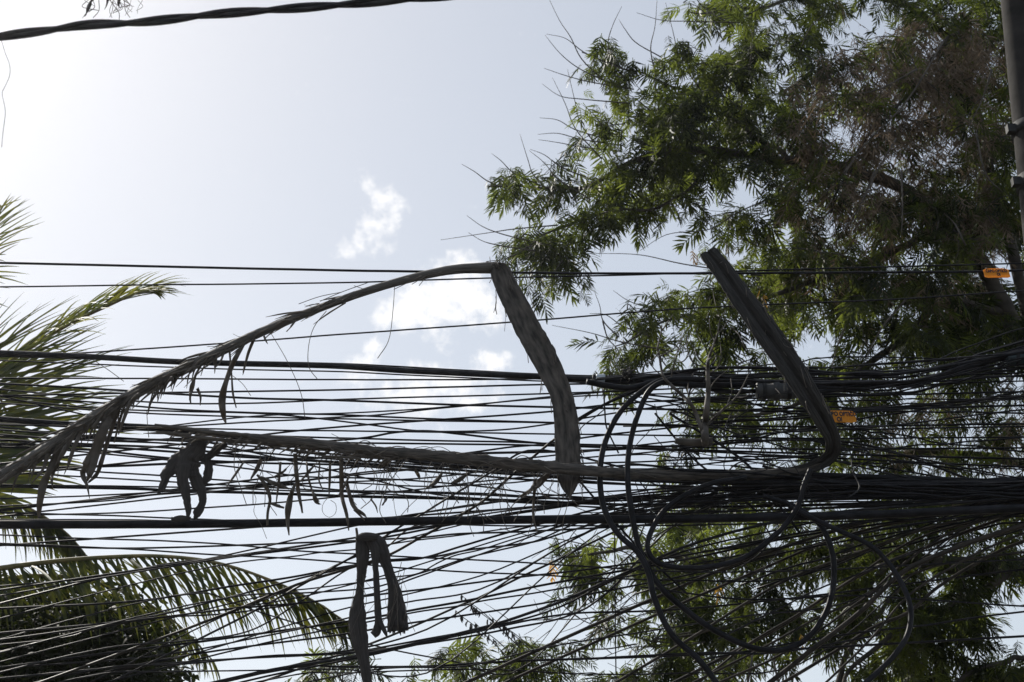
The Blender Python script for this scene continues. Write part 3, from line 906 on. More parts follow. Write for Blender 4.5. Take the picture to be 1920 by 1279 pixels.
for i in range(44):
    x = random.uniform(640, 1250)
    y = np.interp(x, [600, 1000, 1250], [833, 873, 890]) + random.choice((-9, 9)) + random.gauss(0, 2)
    fibre_px(fr2, [(x, y), (x - 20, y - 1 + random.gauss(0, 4)), (x - random.uniform(30, 60), y - 4 + random.gauss(0, 7))], gY - .02 if x < 1100 else 8.35, random.uniform(.8, 2.2))
for i in range(64):
    x = random.uniform(330, 760)
    t = (x - 290) / 710
    y = np.interp(x, [290, 400, 500, 600, 700, 800], [797, 812, 824, 836, 849, 858])
    ln = random.uniform(24, 52)
    a = random.uniform(0.35, 0.95)
    w = random.uniform(2.4, 5)
    leaflet_px(fr2, [(x, y, w), (x - ln * .5 * math.cos(a), y + ln * .5 * math.sin(a), w), (x - ln * math.cos(a) * .9, y + ln * math.sin(a), 1)], gY + random.uniform(0, .15), n=3)
for i in range(30):        # leaflets matted along the rachis
    x = random.uniform(300, 720)
    y = np.interp(x, [290, 400, 500, 600, 700, 800], [797, 812, 824, 836, 849, 858]) + random.uniform(-4, 14)
    ln = random.uniform(50, 120)
    leaflet_px(fr2, [(x, y, 5), (x - ln * .5, y - ln * .07 + 3, 5), (x - ln, y - ln * .13 + random.uniform(-2, 9), 1)], gY + random.uniform(-.04, .08), n=3)
HANG2 = [
    [(457, 866, 4), (442, 888, 5), (425, 912, 3)], [(490, 860, 7), (481, 880, 8), (470, 898, 3)],
    [(553, 850, 8), (555, 880, 8), (559, 920, 7), (564, 945, 5), (567, 962, 3)], [(553, 908, 4), (546, 925, 9), (541, 950, 12), (539, 975, 8), (542, 1004, 2)],
    [(482, 890, 4), (498, 910, 7), (506, 935, 6), (502, 960, 5), (501, 985, 4)], [(488, 894, 4), (510, 904, 8), (528, 911, 7), (543, 917, 3)],
    [(526, 866, 4), (523, 900, 5), (518, 942, 2)], [(575, 866, 3), (578, 895, 4), (586, 922, 4), (594, 940, 9), (602, 946, 2)],
    [(639, 858, 8), (640, 895, 8), (641, 930, 7), (650, 965, 6), (654, 995, 2)], [(650, 905, 6), (655, 925, 7), (664, 950, 8), (680, 963, 6), (689, 971, 2)],
    [(664, 955, 5), (674, 965, 4), (684, 976, 2)], [(619, 866, 4), (618, 900, 5), (617, 928, 2)], [(600, 868, 3), (598, 900, 3), (606, 920, 2)],
    [(778, 880, 6), (785, 892, 6), (787, 900, 1)], [(1030, 888, 6), (1010, 906, 14), (988, 922, 8), (968, 936, 1)], [(1003, 900, 5), (1001, 935, 5), (1000, 970, 4), (1007, 996, 3)],
    [(830, 885, 4), (815, 905, 9), (798, 915, 2)], [(880, 885, 3), (860, 900, 9), (846, 905, 2)], [(503, 942, 4), (520, 948, 6), (533, 952, 4)],
    [(727, 930, 3), (722, 940, 5), (717, 948, 3)], [(695, 935, 3), (705, 950, 3), (708, 962, 1)], [(655, 892, 4), (645, 912, 5), (634, 930, 2)],
    [(668, 990, 4), (670, 1005, 5), (672, 1030, 4), (678, 1045, 2)], [(540, 875, 4), (530, 885, 5), (512, 895, 3)], [(590, 872, 3), (570, 895, 4), (556, 908, 2)],
]
for k in HANG2:
    leaflet_px(fr2, k, gY + random.uniform(.02, .16))
for i in range(70):
    x = random.uniform(440, 1080)
    y = np.interp(x, [290, 600, 1000, 1100], [800, 845, 884, 892])
    L1 = random.uniform(40, 130)
    sx = random.gauss(0, 28)
    cx = random.gauss(0, 22)
    fibre_px(fr2, [(x, y), (x + sx * .4 + cx, y + L1 * .4), (x + sx + cx * .6, y + L1 * .8), (x + sx, y + L1)], gY + .1, random.uniform(.7, 2.0))
for k in ([(618, 930), (606, 945), (605, 960), (617, 970), (629, 962), (629, 945), (620, 938)], [(470, 915), (480, 935), (476, 960), (490, 985), (500, 1010)]):
    fibre_px(fr2, k, gY + .05, 1.0)

scr = empty("dry_sheath_scrap", P(350, 840, 8.1))
tag(scr, "crumpled dark scrap of palm sheath dangling below the lower frond's left end", "palm sheath")
sY = 8.12
pxslab("torn_body", [(378, 822, 20), (368, 842, 34), (352, 862, 44), (350, 882, 40), (354, 896, 30)], sY, .05, M_STRAP, scr, rag=.14, curl=.15, edge=.2, n=8, nu=7)
pxslab("torn_lobe", [(352, 845, 26), (330, 866, 30), (314, 885, 24), (308, 902, 16), (303, 914, 13), (296, 927, 4)], sY + .03, .05, M_STRAP, scr, rag=.14, curl=.18, edge=.28, n=8, nu=7)
pxslab("torn_lobe", [(343, 870, 24), (343, 895, 22), (347, 920, 17), (351, 945, 13), (353, 965, 8), (351, 972, 2)], sY - .03, .05, M_STRAP, scr, rag=.14, curl=.18, edge=.28, n=8, nu=7)
pxslab("torn_lobe", [(358, 880, 24), (370, 905, 22), (379, 925, 16), (378, 945, 14), (370, 962, 15), (366, 973, 6)], sY + .02, .05, M_STRAP, scr, rag=.14, curl=.18, edge=.28, n=8, nu=7)
pxslab("torn_lobe", [(388, 852, 12), (390, 872, 15), (389, 892, 17), (380, 905, 14), (370, 912, 8)], sY + .05, .05, M_STRAP, scr, rag=.14, curl=.18, edge=.25, n=8, nu=7)
pxslab("torn_lobe", [(425, 832, 12), (405, 842, 16), (392, 856, 14), (376, 864, 6)], sY + .05, .05, M_STRAP, scr, rag=.14, curl=.18, edge=.25, n=8, nu=7)
pxslab("torn_lobe", [(358, 972, 6), (338, 972, 12), (325, 973, 9), (321, 970, 2)], sY - .02, .05, M_STRAP, scr, rag=.15)

stp = empty("folded_spathe_strips", P(690, 1010, 8.1))
tag(stp, "three dark dry palm straps folded over a cable, hanging below the thickest cable", "palm sheath")
tY = 8.08
pxslab("strap", [(690, 1006, 10), (680, 1010, 22), (680, 1040, 23), (678, 1070, 18), (675, 1100, 13), (672, 1125, 19), (670, 1150, 28), (671, 1178, 31), (676, 1210, 26), (682, 1240, 19), (688, 1275, 17), (694, 1330, 16)],
       tY, .16, M_STRAP, stp, n=8, rag=.12, curl=.2, edge=.12, nu=9)
pxslab("strap", [(692, 1010, 14), (702, 1030, 17), (704, 1060, 11), (706, 1100, 11), (708, 1140, 12), (709, 1165, 12), (705, 1185, 15), (699, 1191, 12)], tY - .03, .2, M_STRAP, stp, n=8, rag=.12, curl=.2, edge=.15, nu=7)
pxslab("strap", [(690, 1006, 14), (708, 1016, 26), (716, 1035, 25), (726, 1062, 18), (735, 1090, 19), (741, 1115, 25), (744, 1145, 33), (746, 1183, 37)], tY + .03, .14, M_STRAP, stp, n=8, rag=.12, curl=.2, edge=.1, nu=9)
pxslab("strap_tip", [(709, 1150, 8), (715, 1170, 8), (722, 1185, 7), (726, 1195, 2)], tY - .05, .2, M_STRAP, stp, rag=.06)
pxslab("fold", [(668, 1013, 10), (678, 1007, 14), (692, 1006, 15), (708, 1007, 12)], tY - .06, .5, M_STRAP, stp, rag=.1)
for i in range(11):        # frayed lower end of the widest strap
    x = 731 + i * 3.1
    leaflet_px(stp, [(x + (745 - x) * .4, 1140, 3), (x, 1172, 4.5), (x + random.gauss(0, 1.5), 1184 + random.uniform(-2, 8), 1.5)], tY + .03 + random.gauss(0, .012), M_STRAP, "frayed_end")
for i in range(16):
    x = random.choice((668, 684, 735, 752)) + random.gauss(0, 3)
    fibre_px(stp, [(x, 1080 + random.gauss(0, 10)), (x + random.gauss(0, 9), 1120), (x + random.gauss(0, 12), 1160 + random.uniform(0, 30))], tY, random.uniform(.7, 1.5))

# debris at the very top of the picture and the wisp below the near cable
deb = empty("dry_root_tuft", P(205, -20, 5.4))
tag(deb, "tuft of dry roots and bark hanging at the top edge above the near cable", "dry tuft")
leaflet_px(deb, [(186, -60, 16), (176, -10, 12), (167, 10, 9), (160, 28, 4), (154, 34, 1)], 5.4, M_STRAP)
leaflet_px(deb, [(230, -40, 10), (224, -5, 7), (222, 8, 5), (224, 14, 1)], 5.4, M_STRAP)
leaflet_px(deb, [(205, -40, 12), (203, -5, 7), (200, 10, 3), (196, 18, 1)], 5.42, M_STRAP)
for i in range(22):
    x = random.uniform(165, 268)
    L1 = random.uniform(8, 40)
    fibre_px(deb, [(x, -30), (x + random.gauss(0, 8), -2), (x + random.gauss(0, 9), L1 * .6), (x + random.gauss(0, 10), L1)], 5.4, random.uniform(.8, 1.6), name="root")
wis = tube("hanging_wisp", [P(x, y, 4.7) for x, y in spline([(2, 74), (10, 100), (18, 122), (18, 142), (8, 165), (4, 174), (8, 195), (10, 210), (6, 245), (3, 276)], 4)], 0.6 * M(4.7), M_FIBRE, 4)
tag(wis, "hair-thin dry wisp hanging from the near cable at the left edge", "wisp")

# ------------------------------------------------------------------ fittings on the cables


def flat_tag(cx, cy, w, h, Y, tilt, lines, label, cut=0):
    r = empty("cable_tag", P(cx, cy - h / 2, Y))
    tag(r, label, "tag")
    a = M(Y)
    W, H = w * a, h * a
    c = P(cx, cy, Y)
    # rounded plate, slightly bowed
    vs, fs = [], []
    nx = 9
    for s in (-1, 1):
        for j in range(2):
            for i in range(nx):
                u = -1 + 2 * i / (nx - 1)
                inset = 0.12 * H * (1 if abs(u) == 1 else 0)
                z = (j - .5) * (H - 2 * inset)
                vs.append(Vector((u * W / 2, s * 0.0012 + 0.004 * (u * u), z)))
    for s in range(2):
        b = s * 2 * nx
        for i in range(nx - 1):
            q = (b + i, b + i + 1, b + nx + i + 1, b + nx + i)
            fs.append(q if s == 0 else q[::-1])
    ringi = list(range(nx)) + [2 * nx - 1 - i for i in range(nx)]
    for i in range(len(ringi)):
        x0, x1 = ringi[i], ringi[(i + 1) % len(ringi)]
        fs.append((x0, x0 + 2 * nx, x1 + 2 * nx, x1))
    R = Matrix.Rotation(tilt, 3, 'Y') @ Matrix.Rotation(math.radians(-14), 3, 'X')
    plate = link("plate", [c + R @ q for q in vs], fs, M_TAG, smooth=False)
    adopt(plate, r)
    for (txt, size, ox, oz) in lines:
        cu = bpy.data.curves.new("lettering", 'FONT')
        cu.body = txt
        cu.size = size * H
        cu.align_x = 'CENTER'
        cu.extrude = 0.0004
        cu.offset = 0.002
        tmp = bpy.data.objects.new("tmp", cu)
        COL.objects.link(tmp)
        bpy.context.view_layer.update()
        me = bpy.data.meshes.new_from_object(tmp)
        bpy.data.objects.remove(tmp)
        T = Matrix.Translation(c) @ R.to_4x4() @ Matrix.Translation((ox * W, -0.0035, oz * H)) @ Matrix.Rotation(math.pi / 2, 4, 'X') @ Matrix.Diagonal((0.66, 1, 1, 1))
        me.transform(T)
        me.materials.clear()
        me.materials.append(M_INK)
        lo = bpy.data.objects.new("lettering", me)
        COL.objects.link(lo)
        lo.parent = plate
    for s in (-.35, .35):
        z0 = c + R @ Vector((s * W, 0.003, H * .34))
        z1 = c + R @ Vector((s * W, 0.003, H * .62))
        adopt(tube("tie", [z0, z1], 0.0035, M_CABLE, 6), r)
    return r


flat_tag(1869, 512, 49, 23, 8.46, math.radians(-0.3), [("CABO OPTICO", .40, 0, .06), ("OI", .40, .05, -.32)],
         "orange plastic tag hung on the topmost cable near the right edge", 0)
flat_tag(1577, 781, 54, 26, 8.24, math.radians(1), [("CABO OPTICO", .50, 0, .03), ("OI", .52, -.07, -.44)],
         "orange tag with black lettering half behind the bent frond stalk")

cl = empty("cable_clamp", P(1124, 712, 8.5))
tag(cl, "small pale blue clamp on the thick sloping cable right of the hanging sheath", "clamp")
c0, c1 = P(1117, 711, 8.56), P(1134, 713, 8.56)
adopt(tube("clamp_body", [c0, c0.lerp(c1, .1), c0.lerp(c1, .9), c1], [9.0 * M(8.56), 10.5 * M(8.56), 10.5 * M(8.56), 9 * M(8.56)], M_CLAMP, 10), cl)
c0, c1 = P(1111, 711, 8.56), P(1117, 711, 8.56)
adopt(tube("clamp_collar", [c0, c1], 9 * M(8.56), M_CABLE, 10), cl)

nst = empty("dry_leaf_clump", P(1178, 708, 8.5))
tag(nst, "small round clump of dry leaves on the cable right of the pale clamp", "leaf clump")
for i in range(70):
    a = random.uniform(0, 2 * math.pi)
    rr = random.random() ** .5 * 10
    x, y = 1178 + rr * math.cos(a), 701 + rr * .75 * math.sin(a)
    leaflet_px(nst, [(x, y, 4), (x + random.gauss(0, 4), y + random.gauss(0, 4), 3), (x + random.gauss(0, 6), y + random.gauss(1, 5), 1)], 8.5 + random.gauss(0, .03), M_STRAP, name="dry_scrap", n=2)


def closure(x0, x1, y, h, Y, m, label):
    r = empty("splice_closure", P((x0 + x1) / 2, y, Y))
    tag(r, label, "splice box")
    a, b = P(x0, y, Y), P(x1, y, Y)
    R0 = h * .5 * M(Y)
    pr = [(0, .35), (.02, .8), (.06, 1), (.42, 1), (.43, 1.12), (.57, 1.12), (.58, 1), (.94, 1), (.98, .8), (1, .35)]
    adopt(tube("shell", [a.lerp(b, t) for t, _ in pr], [R0 * q for _, q in pr], m, 14), r)
    for s in (.2, .8):
        q = a.lerp(b, s)
        adopt(tube("strap_clip", [q + Vector((-.012, 0, 0)), q + Vector((.012, 0, 0))], R0 * 1.06, M_STEEL, 14), r)
    for s, e in ((0, -1), (1, 1)):
        q = a.lerp(b, s)
        adopt(tube("end_cable", [q, q + Vector((e * .12, 0, -.01)), q + Vector((e * .3, .02, .02))], R0 * .28, M_CABLE, 8), r)
    return r


closure(1416, 1494, 733, 32, 8.5, M_BOX, "grey splice closure under the upper bundle left of the leaning stalk")
closure(1884, 1990, 674, 26, 8.6, M_TEAL, "dark teal splice closure at the right edge under the upper cables")

# ------------------------------------------------------------------ bare dry branch caught on the cables
bb = empty("bare_branch", P(1318, 830, 8.05))
tag(bb, "bare grey forking branch standing on its stub among the cables", "branch")
bY = 8.12


def twig(root, knots, w0, w1, Y, name="twig", m=M_BARE, parent=None, n=5):
    a = spline(knots, n)
    k = len(a)
    sd_ = random.random() * 40
    pts = [P(x, y, Y + .12 * noise.noise(Vector((i * .25, sd_, 1)))) for i, (x, y) in enumerate(a)]
    o = tube(name, pts, [(w0 + (w1 - w0) * i / (k - 1)) * .5 * M(Y) for i in range(k)], m, 6)
    return adopt(o, root)


pxslab("stub", [(1266, 826, 11), (1290, 829, 13), (1315, 829, 14), (1336, 825, 11)], bY, .7, M_BARK, bb, rag=.1)
twig(bb, [(1322, 832), (1322, 800), (1325, 765), (1328, 735), (1327, 690), (1329, 672), (1337, 650), (1346, 622)], 15, 2, bY, "stem")
twig(bb, [(1318, 812), (1300, 765), (1279, 741), (1258, 722), (1244, 706), (1236, 666), (1233, 653), (1238, 632), (1241, 610)], 8, 2.2, bY, "stem")
twig(bb, [(1326, 797), (1345, 778), (1362, 762), (1380, 745), (1395, 720), (1404, 700)], 6, 1.5, bY, "stem")
TW = [[(1233, 653), (1215, 650), (1204, 645)], [(1237, 668), (1262, 655), (1274, 640), (1279, 622)], [(1257, 722), (1262, 690), (1270, 660), (1277, 640), (1284, 618)],
      [(1328, 688), (1310, 672), (1300, 652), (1290, 640)], [(1327, 690), (1300, 680), (1290, 660), (1287, 640), (1291, 620)], [(1328, 674), (1345, 668), (1356, 670)],
      [(1344, 628), (1360, 610), (1372, 590)], [(1243, 706), (1225, 690), (1218, 675)], [(1236, 666), (1248, 685), (1260, 694), (1275, 700)], [(1329, 700), (1345, 690), (1352, 665), (1350, 640)],
      [(1236, 660), (1222, 677), (1205, 685)], [(1329, 672), (1322, 650), (1310, 632), (1302, 610)], [(1340, 640), (1332, 620), (1330, 598)], [(1290, 668), (1280, 678), (1268, 676)],
      [(1362, 762), (1372, 735), (1370, 710)], [(1300, 765), (1290, 738), (1292, 715), (1300, 700)], [(1346, 622), (1350, 600), (1362, 580)], [(1241, 620), (1252, 605), (1262, 590)],
      [(1327, 735), (1340, 715), (1350, 705), (1368, 690)], [(1320, 800), (1300, 800), (1285, 795)], [(1380, 745), (1395, 745), (1410, 735)], [(1270, 660), (1280, 648), (1300, 640)]]
for k in TW:
    twig(bb, k, 3.0, 1.0, bY + random.gauss(0, .05))

# ------------------------------------------------------------------ coconut palm at the left
random.seed(3)
kY = 12.4
crown = P(-270, 870, kY)
palm = empty("coconut_palm", (crown.x - 0.25, crown.y + 0.2, 0))
tag(palm, "green coconut palm at the left edge with long feathery fronds behind the cables", "palm tree")
base = Vector(palm.location)
tp = [base + Vector((0, 0, -0.1)), base + Vector((.05, -.03, crown.z * .3)), base + Vector((.12, -.1, crown.z * .65)), crown + Vector((0, 0, -.1))]
ta = spline([tuple(q) for q in tp], 14)
adopt(tube("trunk", [Vector(q) for q in ta], [0.19 - 0.06 * i / (len(ta) - 1) + 0.012 * (i % 2) for i in range(len(ta))], M_PBARK, 14), palm)
LEAFLET_N = [0]
rest = {}


def in_frame(p):
    d = p - CAM
    z = d.dot(FV)
    x, y = 960 + FPX * d.dot(RV) / z, 639.5 - FPX * d.dot(UV) / z
    return -5 < x < 1925 and -5 < y < 1284


def vstrip(pts, ws, side, fold):
    """a leaflet: strip folded along its midrib"""
    vs, fs = [], []
    n = len(pts)
    for i in range(n):
        T = (pts[min(i + 1, n - 1)] - pts[max(i - 1, 0)]).normalized()
        s = side - T * side.dot(T)
        s.normalize()
        nn = T.cross(s)
        vs += [pts[i] + s * ws[i] * .5 + nn * ws[i] * fold, pts[i], pts[i] - s * ws[i] * .5 + nn * ws[i] * fold]
    for i in range(n - 1):
        a = i * 3
        fs += [(a, a + 1, a + 4, a + 3), (a + 1, a + 2, a + 5, a + 4)]
    return vs, fs


def frond(knots, nl, Lmax, upv, angs, droop, sides=(1, -1), w=0.034, r0=0.035, start=0.12, jitter=0.12, hang=0.0):
    """knots (px,py,Y) from the crown outwards; leaflets leave both sides of the rachis"""
    K = [(-270, 870, kY)] + list(knots)
    a = spline(K, 12)
    pts = [P(x, y, yy) for x, y, yy in a]
    k = len(pts)
    fr = adopt(tube("frond", pts, [r0 * (1 - .86 * i / (k - 1)) for i in range(k)], M_RACHIS, 8), palm)
    up = Vector(upv).normalized()
    rv, rf = [], []
    for s in sides:
        for j in range(nl):
            t = start + (1 - start) * (j + random.random() * .5) / nl
            q = t * (k - 1)
            i = min(int(q), k - 2)
            p = pts[i].lerp(pts[i + 1], q - i)
            T = (pts[i + 1] - pts[i]).normalized()
            S = T.cross(up).normalized() * s
            N = S.cross(T) * s
            tt = (t - start) / (1 - start)
            an = angs[0] + (angs[1] - angs[0]) * tt + random.gauss(0, jitter * .6)
            L = Lmax * (0.45 + 0.55 * math.sin(math.pi * min(1, .12 + tt * .95))) * random.uniform(.85, 1.1)
            if tt > .85:
                L *= 1 - (tt - .85) * 1.6
            d = (T * math.cos(an) + S * math.sin(an) * (1 - .5 * min(hang, 1)) + N * random.gauss(.12 if not hang else 0, jitter) + Vector((0, 0, -hang))).normalized()
            g = Vector((0, 0, -1))
            seg = 6
            c = p.copy()
            pp = [c.copy()]
            dr = droop * random.uniform(.6, 1.4)
            for m_ in range(seg):
                d = (d + g * dr * (m_ + 1) / seg).normalized()
                c = c + d * (L / seg)
                pp.append(c.copy())
            ww = [w * q_ for q_ in (.55, .95, 1, .9, .7, .42, .05)]
            v, f = vstrip(pp, ww, N.cross(d) if N.cross(d).length > .1 else up, .28)
            vis = in_frame(pp[3]) or in_frame(pp[-1])
            if vis and LEAFLET_N[0] < 300 and random.random() < .8:
                LEAFLET_N[0] += 1
                link("leaflet", v, f, M_PALM, fr)
            else:
                b = len(rv)
                rv += v
                rf += [tuple(b + z for z in q_) for q_ in f]
    if rv:
        o = link("leaflet_mass", rv, rf, M_PALM, fr)
        o['kind'] = 'stuff'
    return fr


# the big frond across the lower left, its leaflets hanging
frond([(-150, 1010, 12.2), (-60, 1078, 12), (0, 1066, 11.9), (100, 1053, 11.8), (200, 1045, 11.7), (300, 1043, 11.6), (400, 1054, 11.5), (500, 1085, 11.4), (580, 1122, 11.3), (655, 1170, 11.2)],
      92, 0.95, (0, -.25, 1), (1.0, .4), .12, w=.034, start=.2, hang=.7, jitter=.2)
# frond rising to the right
frond([(-150, 770, 12.5), (-60, 710, 12.5), (0, 688, 12.5), (60, 650, 12.5), (130, 608, 12.4), (200, 575, 12.3), (255, 552, 12.2), (290, 548, 12.1)],
      52, 0.85, (-.3, -.5, 1), (.85, .25), .14, w=.036, start=.3)
# steep frond whose leaflets fan in at the left edge
frond([(-190, 740, 12.6), (-90, 600, 12.6), (-38, 520, 12.6), (-18, 465, 12.5), (-6, 420, 12.5), (4, 385, 12.5)],
      40, 0.56, (-.2, -1, .3), (1.45, .75), .05, w=.017, start=.3, jitter=.2)
# frond coming towards the street, leaflets spread level to the right
frond([(-150, 800, 12.2), (-60, 735, 12.0), (-30, 760, 11.8), (-20, 820, 11.6), (-22, 890, 11.4), (-40, 960, 11.3)],
      74, 1.3, (-.1, -1, .5), (1.5, 1.3), .06, w=.045, start=.2)
frond([(-170, 820, 12.3), (-80, 690, 12.2), (-50, 690, 12.0), (-20, 715, 11.9), (10, 770, 11.8), (25, 850, 11.7)],
      46, 1.1, (-.1, -1, .5), (1.35, .9), .07, w=.04, start=.25)
# drooping fronds behind
frond([(-150, 880, 12.6), (-60, 905, 12.7), (20, 938, 12.8), (80, 968, 12.8), (130, 1005, 12.8), (172, 1055, 12.8)],
      60, 0.7, (0, -.3, 1), (1.1, .4), .14, w=.036, start=.25, hang=.6)
frond([(-150, 985, 12.9), (-40, 1085, 13), (60, 1080, 13), (150, 1085, 13), (250, 1118, 13), (330, 1168, 13), (400, 1240, 13)],
      40, 0.8, (0, -.3, 1), (1.05, .4), .14, w=.034, start=.25, hang=.65, jitter=.2)

# ------------------------------------------------------------------ foliage builder


def mass(name, base_v, base_f, mats4, m, parent, smooth=False):
    """copies of a small leaf mesh joined into one object"""
    V = np.array(base_v, dtype=np.float64)
    F = np.array(base_f, dtype=np.int64)
    A = np.array(mats4)
    n = len(A)
    W = np.einsum('nij,vj->nvi', A[:, :3, :3], V) + A[:, None, :3, 3]
    verts = W.reshape(-1, 3)
    faces = (F[None] + (np.arange(n) * len(V))[:, None, None]).reshape(-1, F.shape[1])
    me = bpy.data.meshes.new(name)
    me.vertices.add(len(verts))
    me.vertices.foreach_set('co', verts.astype(np.float32).ravel())
    nf, fs = faces.shape
    me.loops.add(nf * fs)
    me.loops.foreach_set('vertex_index', faces.astype(np.int32).ravel())
    me.polygons.add(nf)
    me.polygons.foreach_set('loop_start', np.arange(0, nf * fs, fs, dtype=np.int32))
    me.polygons.foreach_set('loop_total', np.full(nf, fs, dtype=np.int32))
    if smooth:
        me.polygons.foreach_set('use_smooth', np.ones(nf, dtype=bool))
    me.update(calc_edges=True)
    me.materials.append(m)
    o = bpy.data.objects.new(name, me)
    COL.objects.link(o)
    o['kind'] = 'stuff'
    return adopt(o, parent) if parent else o


def leaf_mesh(npairs, L, pl, pw, droop, seed, curl=0.0):
    """a feathery compound leaf along +X, quads only"""
    r = random.Random(seed)
    vs, fs = [], []

    def quadstrip(p, d, s, l, w, bend):
        b = len(vs)
        prof = ((0, .4), (.5, 1), (1, .12))
        for t, q in prof:
            c = p + d * (l * t) + Vector((0, 0, -bend * l * t * t))
            vs.append(c + s * (w * q * .5))
            vs.append(c - s * (w * q * .5))
        for i in range(2):
            fs.append((b + 2 * i, b + 2 * i + 1, b + 2 * i + 3, b + 2 * i + 2))

    def rx(t):
        return Vector((L * t, curl * L * t * t, -droop * L * t * t))
    # rachis
    for i in range(3):
        a, c = rx(i / 3), rx((i + 1) / 3)
        b = len(vs)
        w = .004
        vs.extend([a + Vector((0, w, 0)), a - Vector((0, w, 0)), c - Vector((0, w * .7, 0)), c + Vector((0, w * .7, 0))])
        fs.append((b, b + 1, b + 2, b + 3))
    for i in range(npairs):
        t = .22 + .76 * i / (npairs - 1)
        for s in (-1, 1):
            an = math.radians(62 - 34 * t + r.gauss(0, 7))
            d = Vector((math.cos(an), s * math.sin(an), r.gauss(-.12, .12))).normalized()
            side = d.cross(Vector((0, r.gauss(0, .25), 1))).normalized()
            l = pl * (.65 + .5 * math.sin(math.pi * (.2 + .7 * t))) * r.uniform(.85, 1.12)
            quadstrip(rx(t), d, side, l, pw, r.uniform(.15, .5))
    d = (rx(1) - rx(.9)).normalized()
    quadstrip(rx(1), d, Vector((0, 1, 0)), pl * .8, pw, .3)
    return vs, fs


LEAVES = [leaf_mesh(7, .24, .125, .021, .45, 1), leaf_mesh(6, .19, .115, .020, .7, 2, .2), leaf_mesh(8, .27, .12, .019, .3, 3, -.15)]
DEADL = [leaf_mesh(6, .24, .10, .012, 1.6, 5, .3), leaf_mesh(6, .20, .09, .014, 2.2, 6, -.3)]


def orient(p, d, roll, s):
    d = d.normalized()
    z = Vector((0, 0, 1))
    y = z.cross(d)
    if y.length < .05:
        y = Vector((1, 0, 0))
    y.normalize()
    zz = d.cross(y)
    R = Matrix((d, y, zz)).transposed()
    R = R @ Matrix.Rotation(roll, 3, 'X')
    m = (R * s).to_4x4()
    m.translation = p
    return m


# ------------------------------------------------------------------ the large feathery tree
random.seed(12)
DENS = {
    0: {15: 1, 16: 5, 17: 7, 18: 8, 19: 7, 20: 5, 21: 8, 22: 9, 23: 9},
    1: {13: 1.5, 14: 6, 15: 6, 16: 7, 17: 9, 18: 8, 19: 8, 20: 8, 21: 9, 22: 9, 23: 8},
    2: {13: 1.5, 14: 7, 15: 9, 16: 8, 17: 9, 18: 8, 19: 8, 20: 8, 21: 8, 22: 8, 23: 8},
    3: {13: 4, 14: 8, 15: 9, 16: 8, 17: 8, 18: 8, 19: 8, 20: 8, 21: 8, 22: 8, 23: 8},
    4: {11: 3.5, 12: 6, 13: 7, 14: 8, 15: 8, 16: 7, 17: 6, 18: 8, 19: 8, 20: 8, 21: 8, 22: 9, 23: 9},
    5: {11: 2.5, 12: 8, 13: 7.5, 14: 3.5, 15: 2, 16: 3, 17: 7, 18: 7, 19: 8, 20: 7, 21: 8, 22: 9, 23: 8},
    6: {12: 5.5, 13: 4, 15: 4.5, 16: 6, 17: 8, 18: 8, 19: 8, 20: 8, 21: 9, 22: 9, 23: 6},
    7: {14: 4, 15: 7, 16: 6, 17: 6, 18: 7, 19: 7, 20: 8, 21: 8, 22: 9, 23: 8},
    8: {14: 6.5, 15: 5, 16: 4, 17: 3, 18: 5, 19: 7, 20: 4, 21: 5, 22: 8, 23: 6},
    9: {15: 2, 16: 6, 17: 6, 18: 6, 19: 6, 20: 6, 21: 5, 22: 5, 23: 7},
    10: {16: 3, 17: 4, 18: 5, 19: 6, 20: 7, 21: 5, 22: 7, 23: 7},
    11: {15: 4, 16: 6, 17: 6, 18: 5, 19: 5, 20: 6, 21: 7, 22: 7, 23: 7},
    12: {13: 4, 14: 3.5, 15: 7, 16: 7, 17: 7, 18: 7, 19: 6, 20: 7, 21: 7, 22: 6, 23: 6},
    13: {13: 6, 14: 4, 15: 7, 16: 7, 17: 7, 18: 7, 19: 7, 20: 7, 21: 7, 22: 8, 23: 6},
    14: {14: 6, 15: 7.5, 16: 8, 17: 8, 18: 7, 19: 7, 20: 8, 21: 9, 22: 8, 23: 3},
    15: {7: 4, 8: 3, 9: 1, 10: 5, 11: 7, 12: 7, 13: 4, 14: 7, 15: 7.5, 16: 7, 17: 5, 18: 3, 19: 4, 20: 6, 21: 9, 22: 8, 23: 8},
    16: {7: 3, 8: 3, 9: 3, 10: 6, 11: 6, 12: 6, 13: 6, 14: 7, 15: 7, 16: 7, 17: 6, 18: 5, 19: 6, 20: 7, 21: 8, 22: 8, 23: 8},
}
for r_ in range(17):
    for c_ in range(24, 28):
        DENS[r_][c_] = 7
    DENS.setdefault(-1, {})
DENS[-1] = {c_: DENS[0].get(c_, 0) for c_ in range(16, 28)}
DENS[-2] = {c_: 8 for c_ in range(17, 28)}
